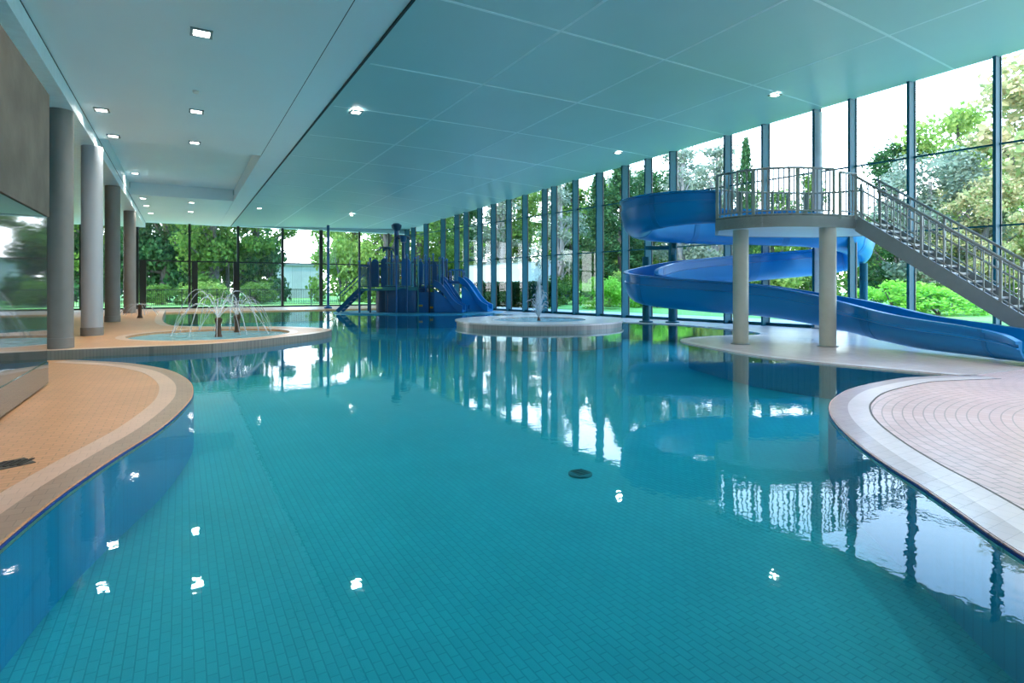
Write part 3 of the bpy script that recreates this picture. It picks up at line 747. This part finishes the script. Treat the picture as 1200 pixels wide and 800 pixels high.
def mini_slide(xa, xb, ya, yb, za, w, m):
    L = 14; mb = MB(); P = []
    pr = [(-w, .34), (-w-.07, .34), (-w-.07, -.06), (w+.07, -.06), (w+.07, .34), (w, .34), (w*.8, .06), (0, 0), (-w*.8, .06)]
    for i in range(L+1):
        t = i/L; e = t-.10*math.sin(2*PI*t); c = Vector((xa+(xb-xa)*t, ya+(yb-ya)*t, .14+(za-.14)*(1-e))); d = Vector((xb-xa, yb-ya, 0)).normalized(); sdv = Vector((d.y, -d.x, 0))
        P += [tuple(c+sdv*a+Vector((0, 0, b))) for a, b in pr]
    m_ = len(pr); Fs = []
    for i in range(L):
        for k in range(m_): Fs.append((i*m_+k, i*m_+(k+1) % m_, (i+1)*m_+(k+1) % m_, (i+1)*m_+k))
    Fs += [tuple(range(m_-1, -1, -1)), tuple(L*m_+k for k in range(m_))]
    mb.add(P, Fs); return part('slide', mb, M[m], angle=30)
mini_slide(px_(512), px_(545), -.55, -.75, pz(337)+.1, .38, 'play_blue')
mini_slide(px_(512), px_(549), .45, .15, pz(328), .38, 'play_blue')
mini_slide(px_(538), px_(574), 1.2, .7, pz(330), .42, 'slide')
part('platform', MB().box((px_(531), 1.25, pz(331)), (1.0, 1.1, .12)), M['play_navy'], smooth=False)
for x in (px_(525), px_(541)):
    for y in (.75, 1.75): post(x, y, pz(318), .05)
guard(px_(525), .72, px_(541), .72, pz(331), .75, 'play_blue', .12); guard(px_(525), 1.75, px_(541), 1.75, pz(331), .75)
for x, y, t, m in ((492, -.62, 302, 'play_teal'), (500, -.4, 300, 'play_blue'), (507, .2, 298, 'play_navy'), (516, -.4, 303, 'play_teal'), (468, -.85, 302, 'play_blue'), (480, -.85, 300, 'play_navy'), (431, .5, 303, 'play_navy'), (444, 1.6, 300, 'play_teal')): post(px_(x), y, pz(t), .045, m)
guard(px_(430), .5, px_(470), .5, zL, 1.5, 'play_dark', .17); guard(px_(490), .6, px_(522), .6, zR-.1, 1.35, 'play_dark', .17)
def ramp_panel(xa, za, xb, zb, y, m):
    part('ramp_side', MB().add([(xa, y-.03, .06), (xb, y-.03, .06), (xb, y-.03, zb), (xa, y-.03, za), (xa, y+.03, .06), (xb, y+.03, .06), (xb, y+.03, zb), (xa, y+.03, za)], [(0, 1, 2, 3), (7, 6, 5, 4), (0, 4, 5, 1), (1, 5, 6, 2), (2, 6, 7, 3), (3, 7, 4, 0)]), M[m], smooth=False)
ramp_panel(px_(512), pz(339), px_(544), .2, -1.02, 'play_blue'); ramp_panel(px_(540), pz(334), px_(573), .2, .55, 'slide')
# steps down the side
stp = MB(); 
for k in range(6): stp.box((XL0-.15-.2*k, .1, zL-.12-.21*k), (.24, .9, .05))
part('step_flight', stp, M['play_navy'], smooth=False)
stg = MB(); 
for y in (-.36, .56): stg.bar((XL0, y, zL-.02), (XL0-1.3, y, .1), .06, .22); stg.bar((XL0, y, zL+.8), (XL0-1.3, y, .95), .05, .05)
part('step_stringer', stg, M['play_navy'], smooth=False)
# central tower with palm crown
tx = px_(463); 
part('tower_post', MB().cyl((tx, .4), .14, zM, pz(264), 16), M['play_navy'])
part('tower_head', MB().lathe((tx, .4, pz(264)), [(.12, -.3), (.28, -.1), (.30, .05), (.16, .16), (0, .18)], 20), M['play_dark'])
part('tower_post', MB().cyl((px_(471.5), .3), .09, zM, pz(279), 14), M['play_navy'])
def palm(x, y, z, n, r, m):
    mb = MB()
    for k in range(n):
        a = 2*PI*k/n; pts = []
        for i in range(7):
            t = i/6; rr = r*t; zz = z+.35*r*math.sin(t*2.2)-.55*r*t*t; w = .16*math.sin(PI*min(1, t*.9+.12))
            pts.append((Vector((x+math.cos(a)*rr, y+math.sin(a)*rr, zz)), Vector((-math.sin(a), math.cos(a), 0))*w))
        P = []
        for p, w in pts: P += [p-w, p+w, p+w*.6+Vector((0, 0, .03)), p-w*.6+Vector((0, 0, .03))]
        Fs = []
        for i in range(6):
            for q in range(4): Fs.append((i*4+q, i*4+(q+1) % 4, i*4+4+(q+1) % 4, i*4+4+q))
        mb.add(P, Fs+[(3, 2, 1, 0), (24, 25, 26, 27)])
    part('palm_crown', mb, M[m])
palm(px_(471.5), .3, pz(278), 7, .55, 'play_dark'); palm(px_(449), .9, pz(291), 6, .7, 'play_dark')
part('tower_post', MB().cyl((px_(449), .9), .06, zL, pz(291), 12), M['play_teal'])
part('tower_post', MB().cyl((px_(455), .9), .07, zL, pz(292), 12), M['play_blue'])
bk = MB().lathe((px_(473), -.1, pz(284)), [(0, 0), (.16, 0), (.22, .34), (.2, .34), (.15, .03), (0, .03)], 18); part('tipping_bucket', bk, M['play_navy'])
part('bucket_arm', MB().bar((tx, .4, pz(279)), (px_(480), -.1, pz(279)), .06, .06), M['play_dark'], smooth=False)
for x, z in ((px_(474), 2.0), (px_(507), .35), (px_(479), .4), (px_(495), .45)): part('fitting', MB().box((x, -.6 if z < 1 else -.78, z), (.2, .06, .10)), M['play_yellow'], smooth=False)

# blue mooring post by the end windows, in front of the playground
c = at(384.5, 38)
bp_ = thing('tall_blue_post', 'tall thin dark blue pole rising from the floor by the end windows', 'pole', (c[0], c[1], DZ))
build('pole', MB().cyl(c, .09, DZ, 5.6, 16), M['play_navy'], bp_); build('foot', MB().lathe((c[0], c[1], DZ), [(.26, 0), (.26, .12), (.12, .2), (.09, .22)], 20), M['play_navy'], bp_)

# ------------------------------------------------------------------ outdoors
gl_ = MB()
gl_.add([(22.9, -60, -.02), (160, -60, -.02), (160, 160, -.02), (-120, 160, -.02), (-120, 44.3, -.02), (16.1, 44.3, -.02)], [(0, 1, 2, 3, 4, 5)])
lw = struct('ground', gl_, M['lawn'], smooth=False)
struct('path', MB().prism([(22.95, -6), (26.5, -6), (19.5, 46), (16.2, 44.4)], -.1, .015), M['paving'], smooth=False)
struct('path', MB().box((2, 46.3, -.04), (40, 3.6, .11)), M['paving'], smooth=False)

def leaf_cloud(mb, c, r, n, size, rnd, flat=1.0, shell=.55):
    for _ in range(n):
        while True:
            d = Vector((rnd.uniform(-1, 1), rnd.uniform(-1, 1), rnd.uniform(-1, 1)))
            if .05 < d.length < 1: break
        d = d.normalized()*(shell+(1-shell)*rnd.random())
        p = Vector((c[0]+d.x*r, c[1]+d.y*r, c[2]+d.z*r*flat))
        nrm = (d.normalized()*.7+Vector((rnd.gauss(0, .6), rnd.gauss(0, .6), rnd.gauss(0, .6)))).normalized()
        a = nrm.orthogonal().normalized(); a.rotate(Matrix.Rotation(rnd.uniform(0, 2*PI), 3, nrm)); b = nrm.cross(a)
        s = size*rnd.uniform(.6, 1.3); mb.add([p-a*s*.5, p+b*s*.32+nrm*s*.08, p+a*s*.5, p-b*s*.32+nrm*s*.08], [(0, 1, 2, 3)])
def tree_meshes(kind, seed):
    rnd = random.Random(seed); cr, tk = MB(), MB()
    if kind == 'broad':
        tk.tube([(0, 0, 0), (.03, .02, .3), (-.01, .03, .55), (0, 0, .8)], [.035, .026, .02, .008], 8)
        for k in range(42):
            th = rnd.uniform(0, 2*PI); z = rnd.uniform(.2, .93); w = .30*math.sin(PI*min(1, (z-.12)/.86))**.6; rr = w*math.sqrt(rnd.random()); c = (math.cos(th)*rr, math.sin(th)*rr, z)
            if k % 4 == 0: tk.tube([(0, 0, max(.18, z-.22)), (c[0]*.6, c[1]*.6, z-.06), c], [.012, .007, .002], 5)
            leaf_cloud(cr, c, rnd.uniform(.07, .12), 210, .026, rnd, .8, .35)
    elif kind == 'airy':
        tk.tube([(0, 0, 0), (.01, .02, .3), (.03, -.01, .6), (.02, 0, .9)], [.022, .018, .012, .004], 8)
        for k in range(46):
            th = rnd.uniform(0, 2*PI); z = rnd.uniform(.22, .97); rr = .24*(1.05-z*.6)*rnd.uniform(.15, 1); c = (math.cos(th)*rr, math.sin(th)*rr, z)
            tk.tube([(0, 0, max(.1, z-.16)), (c[0]*.55, c[1]*.55, z-.04), c], [.007, .004, .001], 5)
            leaf_cloud(cr, c, rnd.uniform(.05, .085), 105, .022, rnd, .7, .2)
    elif kind == 'conifer':
        tk.tube([(0, 0, 0), (0, 0, .5), (0, 0, 1)], [.022, .014, .003], 8)
        for k in range(60):
            z = .08+.9*k/60; rr = .17*(1-z)**.8+.015
            for q in range(5):
                th = k*2.4+q*2*PI/5; ll = rr*rnd.uniform(.7, 1.1)
                for t in (.45, .75, 1): leaf_cloud(cr, (math.cos(th)*ll*t, math.sin(th)*ll*t, z-.03*t), .022, 9, .020, rnd, .7, .1)
    elif kind == 'shrub':
        for k in range(5): tk.tube([(0, 0, 0), (rnd.uniform(-.2, .2), rnd.uniform(-.2, .2), .5)], [.02, .006], 5)
        for k in range(26):
            th = rnd.uniform(0, 2*PI); rr = .48*math.sqrt(rnd.random()); z = rnd.uniform(.1, .85)*(1-rr*.9); leaf_cloud(cr, (math.cos(th)*rr, math.sin(th)*rr, z), .17, 150, .06, rnd, .8, .3)
    def mk(mb, nm):
        me = bpy.data.meshes.new(nm); me.from_pydata(mb.v, [], mb.f); me.update(); return me
    return mk(cr, kind+'_crown'), mk(tk, kind+'_trunk')
MESH = {}
def grow(name, kind, leaf, px, s, top, width, label, group, bark='bark', cat='tree', lean=0.0):
    key = (kind, leaf, len(label) % 2 if kind in ('broad', 'airy') else 0)
    if key not in MESH:
        base = (kind, key[2])
        cr, tk = tree_meshes(kind, {'broad': 3, 'airy': 11, 'conifer': 23, 'shrub': 31}[kind]+17*key[2])
        cr.materials.append(M[leaf]); tk.materials.append(M[bark]); MESH[key] = (cr, tk)
    cr, tk = MESH[key]; x, y = at(px, s)
    o = thing(name, label, cat, (x, y, -.03), group)
    rnd = random.Random(int(px*7+s))
    rz = rnd.uniform(0, 6.28); nat = {'broad': .66, 'airy': .5, 'conifer': .36, 'shrub': 1.2}[kind]
    sxy = width/nat
    for nm, me in (('crown' if kind != 'shrub' else 'leaves', cr), ('trunk' if kind != 'shrub' else 'stems', tk)):
        k = bpy.data.objects.new(nm, me); C.objects.link(k); k.parent = o; k.scale = (sxy, sxy, top); k.rotation_euler = (0, 0, rz)
        
TG = 'trees beyond the glass walls'; HG = 'shrubs beyond the glass wall'
T = [
 ('broadleaf_tree', 'broad', 'leaf_autumn', 1215, 36, 16.0, 13, 'tallest leafy tree with rusty tints behind the lower stairs, cut by the picture edge'),
 ('broadleaf_tree', 'broad', 'leaf_light', 1125, 43, 15.5, 10, 'big bright green tree right of the middle of the stairs'),
 ('broadleaf_tree', 'broad', 'leaf_grey', 1090, 37, 10.4, 8.5, 'grey green rounded tree directly behind the stair handrail'),
 ('broadleaf_tree', 'broad', 'leaf_autumn', 1160, 33, 8.0, 6, 'low tree with pinkish blossom tints under the tallest leafy tree'),
 ('broadleaf_tree', 'airy', 'leaf_dark', 1050, 44, 12.6, 7.0, 'dark slender tree beside open sky, just above the stair head'),
 ('broadleaf_tree', 'broad', 'leaf_mid', 1030, 60, 9.5, 9, 'low distant tree under open sky above the stair landing'),
 ('broadleaf_tree', 'airy', 'leaf_mid', 948, 50, 11.5, 4, 'thin young tree behind the slim steel column'),
 ('conifer_tree', 'conifer', 'leaf_dark', 874, 44, 13.5, 2.6, 'narrow dark spire conifer rising above the platform railing'),
 ('broadleaf_tree', 'airy', 'leaf_grey', 840, 48, 13.4, 7, 'pale thin-leaved tree above the slide start, beside the spire conifer'),
 ('broadleaf_tree', 'broad', 'leaf_mid', 900, 66, 13.0, 10, 'distant green tree filling the gap behind the spire conifer'),
 ('broadleaf_tree', 'airy', 'leaf_grey', 800, 52, 14.3, 8, 'pale airy tree above the highest bend of the slide'),
 ('broadleaf_tree', 'broad', 'leaf_dark', 765, 58, 13.6, 9, 'dark round tree behind the highest bend of the slide'),
 ('conifer_tree', 'conifer', 'leaf_dark', 728, 50, 13.0, 6.5, 'tall dark conifer just before the slide, tip near the ceiling'),
 ('conifer_tree', 'conifer', 'leaf_dark', 702, 58, 13.5, 6.0, 'second tall dark conifer, behind the first beside the slide'),
 ('broadleaf_tree', 'airy', 'leaf_grey', 655, 52, 12.5, 6.5, 'silvery tree behind the water jet, with pale trunk'),
 ('broadleaf_tree', 'broad', 'leaf_mid', 690, 66, 13.5, 11, 'rounded green tree between the silvery tree and the tall conifers'),
 ('broadleaf_tree', 'broad', 'leaf_mid', 618, 74, 14.5, 11, 'tall green tree above the white garden wall, nearest the jet'),
 ('broadleaf_tree', 'airy', 'leaf_grey', 585, 70, 14.0, 10, 'tall airy tree above the middle of the white garden wall'),
 ('broadleaf_tree', 'broad', 'leaf_dark', 552, 80, 15.0, 12, 'dark tree where the white garden wall begins'),
 ('broadleaf_tree', 'airy', 'leaf_light', 520, 68, 13.5, 9, 'light tree behind the playground slides'),
 ('broadleaf_tree', 'broad', 'leaf_mid', 492, 62, 15.0, 9, 'green tree behind the corner where both glass walls meet'),
 ('broadleaf_tree', 'airy', 'leaf_light', 455, 60, 16.5, 8, 'light green tree behind the playground tower'),
 ('broadleaf_tree', 'broad', 'leaf_light', 412, 66, 18.0, 10, 'bright yellow green tree just beyond the tall blue pole'),
 ('broadleaf_tree', 'broad', 'leaf_grey', 740, 72, 16.0, 13, 'wide grey green tree behind the tall conifers, reaching the ceiling line'),
 ('broadleaf_tree', 'broad', 'leaf_grey', 820, 70, 15.5, 12, 'wide grey green tree far behind the slide start'),
 ('conifer_tree', 'conifer', 'leaf_dark', 670, 66, 15.0, 7.0, 'dark conifer farthest from the slide, near the silvery tree'),
 ('broadleaf_tree', 'broad', 'leaf_mid', 300, 58, 15.5, 9, 'rounded green tree beside the white open sky of the end windows'),
 ('broadleaf_tree', 'broad', 'leaf_mid', 252, 54, 16.0, 9, 'leafy green tree straight behind the spray posts'),
 ('broadleaf_tree', 'airy', 'leaf_light', 225, 60, 17.0, 8, 'lighter tree between two dark trunks of the end windows'),
 ('broadleaf_tree', 'broad', 'leaf_dark', 190, 56, 16.5, 9, 'dark dense tree next to the farthest column'),
 ('broadleaf_tree', 'airy', 'leaf_light', 168, 66, 17.5, 9, 'bright tree showing just beside the farthest column'),
 ('broadleaf_tree', 'broad', 'leaf_mid', 120, 58, 16.5, 9, 'green tree glimpsed between the second and third columns'),
 ('broadleaf_tree', 'broad', 'leaf_dark', 85, 60, 16.5, 9, 'dark tree glimpsed between the first and second columns'),
]
for i, (nm, kd, lf, px, s, tp, wd, lb) in enumerate(T): grow(nm, kd, lf, px, s, tp, wd, lb, TG, 'bark_pale' if lf == 'leaf_grey' else 'bark')
# trees seen only mirrored in the polished wall
for px, s in ((20, 70), (-60, 80)): grow('broadleaf_tree', 'broad', 'leaf_mid', px, s, 16.5, 11, 'leafy tree beyond the aisle windows, hidden by the polished wall', TG)
S_ = [
 ('leaf_bright', 705, 40, 2.9, 4, 'bright green shrub behind the glass beside the fountain island'),
 ('leaf_light', 735, 44, 3.7, 5, 'tall yellow green shrub at the foot of the tall conifers'),
 ('leaf_bright', 770, 42, 3.3, 5, 'bright shrub seen under the highest slide bend'),
 ('leaf_mid', 812, 46, 4.8, 6, 'green shrub seen between upper and middle slide runs'),
 ('leaf_light', 850, 44, 4.4, 5.5, 'light shrub left of the nearer platform column, between slide runs'),
 ('leaf_light', 905, 46, 4.6, 6, 'light shrub framed between the two platform columns'),
 ('leaf_mid', 940, 48, 5.2, 6, 'taller green shrub just left of the slim steel column'),
 ('leaf_dark', 1030, 40, 4.2, 4.5, 'dark shrub under the stair head'),
 ('leaf_bright', 1050, 32, 2.5, 5, 'bright green shrub under the upper half of the stairs'),
 ('leaf_bright', 1100, 31, 2.0, 5, 'bright low shrub under the middle of the stairs'),
 ('leaf_mid', 1170, 34, 2.6, 5, 'green shrub under the lower stairs'),
 ('leaf_mid', 640, 46, 2.6, 4, 'green shrub right behind the water jet'),
 ('leaf_mid', 660, 50, 3.4, 5, 'larger green shrub just past the water jet'),
 ('leaf_light', 240, 50, 2.6, 4.5, 'yellow green shrub behind the fence and spray posts'),
 ('leaf_mid', 190, 49, 2.3, 4, 'green shrub behind the fence near the farthest column'),
 ('leaf_mid', 300, 52, 2.6, 4.5, 'green shrub behind the fence below the rounded tree'),
 ('leaf_dark', 165, 56, 9.0, 10, 'tall dense shrubbery behind the fence next to the farthest column'),
 ('leaf_dark', 215, 58, 10.0, 10, 'tall dark shrubbery behind the spray posts, under the lighter tree'),
 ('leaf_mid', 268, 56, 9.0, 10, 'tall light shrubbery behind the spray posts, under the leafy green tree'),
 ('leaf_dark', 312, 58, 8.5, 6, 'tall green shrubbery beside the pale building'),
 ('leaf_light', 402, 60, 9.0, 7.5, 'tall yellow green shrubbery behind the tall blue pole'),
 ('leaf_mid', 455, 68, 8.0, 10, 'tall green shrubbery behind the playground tower'),
 ('leaf_mid', 505, 66, 8.0, 10, 'tall green shrubbery behind the corner of the glass walls'),
 ('leaf_dark', 100, 60, 8.0, 12, 'tall dark shrubbery seen between the columns'),
 ('leaf_mid', 750, 60, 8.0, 12, 'tall wide shrubbery between the two bends of the slide'),
 ('leaf_dark', 690, 72, 9.0, 14, 'tall dark shrubbery behind the tall conifers'),
 ('leaf_mid', 870, 62, 8.0, 12, 'tall wide shrubbery behind the nearer platform column'),
 ('leaf_dark', 480, 56, 3.0, 6, 'dark shrub behind the playground platform'),
 ('leaf_mid', 440, 56, 2.4, 5, 'green shrub behind the playground steps'),
]
for lf, px, s, tp, wd, lb in S_: grow('garden_shrub', 'shrub', lf, px, s, tp, wd, lb, HG, cat='shrub')
# distant tree line
def treeline(pxs, s, h, mat, label):
    mb = MB(); rnd = random.Random(int(s)); px = pxs[0]
    while px < pxs[1]:
        hh = h*rnd.uniform(.75, 1.1)
        for k in range(9): 
            q = at(px+rnd.uniform(-12, 12), s+rnd.uniform(-3, 3)); leaf_cloud(mb, (q[0], q[1], hh*(k+.6)/9), 2.4*(1.15-k/12), 60, .75, rnd, .9, .3)
        px += 17
    c = at((pxs[0]+pxs[1])/2, s)
    single('treeline', mb, M[mat], label, 'trees', (c[0], c[1], 0), kind='stuff', smooth=False)
treeline((60, 325), 92, 20, 'leaf_dark', 'dark mass of distant trees beyond the end windows')
treeline((385, 600), 96, 14, 'leaf_mid', 'mass of distant trees behind the playground')
treeline((600, 880), 92, 12, 'leaf_mid', 'mass of distant trees behind the slide')
treeline((880, 1230), 88, 10.5, 'leaf_mid', 'mass of distant trees behind the stairs')
# clipped hedge in front of the white garden wall
hd = MB(); rnd = random.Random(5); p, q = Vector(at(560, 47)+(0,)), Vector(at(646, 40)+(0,))
L = (q-p).length; d = (q-p).normalized(); nn = Vector((-d.y, d.x, 0))
for _ in range(9500):
    t = rnd.random()*L; a = rnd.uniform(-.6, .6); z = rnd.uniform(.02, 1.75)
    if rnd.random() < .7: a = rnd.choice((-.6, .6))+rnd.gauss(0, .05)
    elif rnd.random() < .6: z = 1.75+rnd.gauss(0, .05)
    c = p+d*t+nn*a; nrm = Vector((rnd.gauss(0, 1), rnd.gauss(0, 1), rnd.gauss(0, 1)+.4)).normalized(); u = nrm.orthogonal().normalized(); v = nrm.cross(u); s = rnd.uniform(.16, .32)
    hd.add([(c+u*s*.5)+Vector((0, 0, z)), (c+v*s*.3)+Vector((0, 0, z)), (c-u*s*.5)+Vector((0, 0, z)), (c-v*s*.3)+Vector((0, 0, z))], [(0, 1, 2, 3)])
single('clipped_hedge', hd, M['leaf_dark'], 'dark green clipped hedge in front of the white garden wall', 'hedge', ((p+q)/2)[:], kind='thing', smooth=False)
# white garden wall
p, q = Vector(at(548, 61)+(0,)), Vector(at(645, 50)+(0,)); d = (q-p).normalized(); L = (q-p).length; c = (p+q)/2
gw = thing('garden_wall', 'long white panelled garden wall behind the hedge', 'wall', (c.x, c.y, 0), kind='thing')
build('wall_panel', MB().box((c.x, c.y, 1.85), (L, .25, 3.7), math.atan2(d.y, d.x)), M['white_wall'], gw, smooth=False)
build('capping', MB().box((c.x, c.y, 3.74), (L+.1, .35, .08), math.atan2(d.y, d.x)), M['lamp_frame'], gw, smooth=False)
# pale house end seen through the end windows
c = at(350, 78)
hs = thing('pale_building', 'pale grey building wall seen through the end windows left of the blue pole', 'building', (c[0], c[1], 0), kind='thing')
build('wall_panel', MB().box((c[0], c[1], 2.2), (6.0, 4, 4.4), -YAW*.5), M['haze_wall'], hs, smooth=False)
build('roof', MB().box((c[0], c[1], 4.5), (6.4, 4.4, .25), -YAW*.5), M['lamp_frame'], hs, smooth=False)
# fence outside the end windows
fn = thing('metal_fence', 'low black metal bar fence outside the end windows', 'fence', (2, 47.8, 0), kind='thing')
xs = [-9+2.25*k for k in range(10)]
for k, x in enumerate(xs):
    build('fence_post', MB().box((x, 47.8, .68), (.07, .07, 1.36)), M['dark_frame'], fn, smooth=False)
    if k+1 < len(xs):
        mb = MB().bar((x, 47.8, 1.3), (x+2.25, 47.8, 1.3), .04, .05).bar((x, 47.8, .15), (x+2.25, 47.8, .15), .04, .05)
        for j in range(1, 18): mb.bar((x+.125*j, 47.8, .15), (x+.125*j, 47.8, 1.3), .025, .025)
        build('fence_panel', mb, M['dark_frame'], fn, smooth=False)

# ------------------------------------------------------------------ sky and sun
w = bpy.data.worlds.new('sky'); bpy.context.scene.world = w; w.use_nodes = True; nt = w.node_tree; nt.nodes.clear()
out = nt.nodes.new('ShaderNodeOutputWorld'); bg = nt.nodes.new('ShaderNodeBackground'); nt.links.new(bg.outputs[0], out.inputs[0])
tc = nt.nodes.new('ShaderNodeTexCoord'); sp = nt.nodes.new('ShaderNodeSeparateXYZ'); nt.links.new(tc.outputs['Generated'], sp.inputs[0])
rp = nt.nodes.new('ShaderNodeValToRGB'); nt.links.new(sp.outputs[2], rp.inputs[0])
rp.color_ramp.elements[0].position = 0.0; rp.color_ramp.elements[0].color = (.95, .98, 1, 1)
rp.color_ramp.elements[1].position = .46; rp.color_ramp.elements[1].color = (.24, .54, 1.0, 1)
e = rp.color_ramp.elements.new(.25); e.color = (.60, .80, 1, 1)
nz = nt.nodes.new('ShaderNodeTexNoise'); nz.inputs['Scale'].default_value = 2.2; nz.inputs['Detail'].default_value = 5
nt.links.new(tc.outputs['Generated'], nz.inputs['Vector'])
cr = nt.nodes.new('ShaderNodeValToRGB'); cr.color_ramp.elements[0].position = .56; cr.color_ramp.elements[1].position = .85; nt.links.new(nz.outputs[0], cr.inputs[0])
mx = nt.nodes.new('ShaderNodeMix'); mx.data_type = 'RGBA'; mx.inputs[7].default_value = (.98, .99, 1, 1)
nt.links.new(cr.outputs[0], mx.inputs[0]); nt.links.new(rp.outputs[0], mx.inputs[6]); nt.links.new(mx.outputs[2], bg.inputs[0])
bg.inputs[1].default_value = 6.2
sl = bpy.data.lights.new('sun', 'SUN'); sl.energy = 4.0; sl.angle = R(2); sl.color = (1, .95, .85)
so = bpy.data.objects.new('sun', sl); C.objects.link(so); so.rotation_euler = (R(40), 0, R(-88))

sc = bpy.context.scene
sc.view_settings.view_transform = 'Standard'; sc.view_settings.look = 'None'; sc.view_settings.gamma = 1; sc.view_settings.use_curve_mapping = False
sc.view_settings.exposure = 0.5
sc.cycles.max_bounces = 12; sc.cycles.diffuse_bounces = 5; sc.cycles.glossy_bounces = 5; sc.cycles.transparent_max_bounces = 32
sc.cycles.sample_clamp_indirect = 8.0; sc.cycles.use_denoising = True
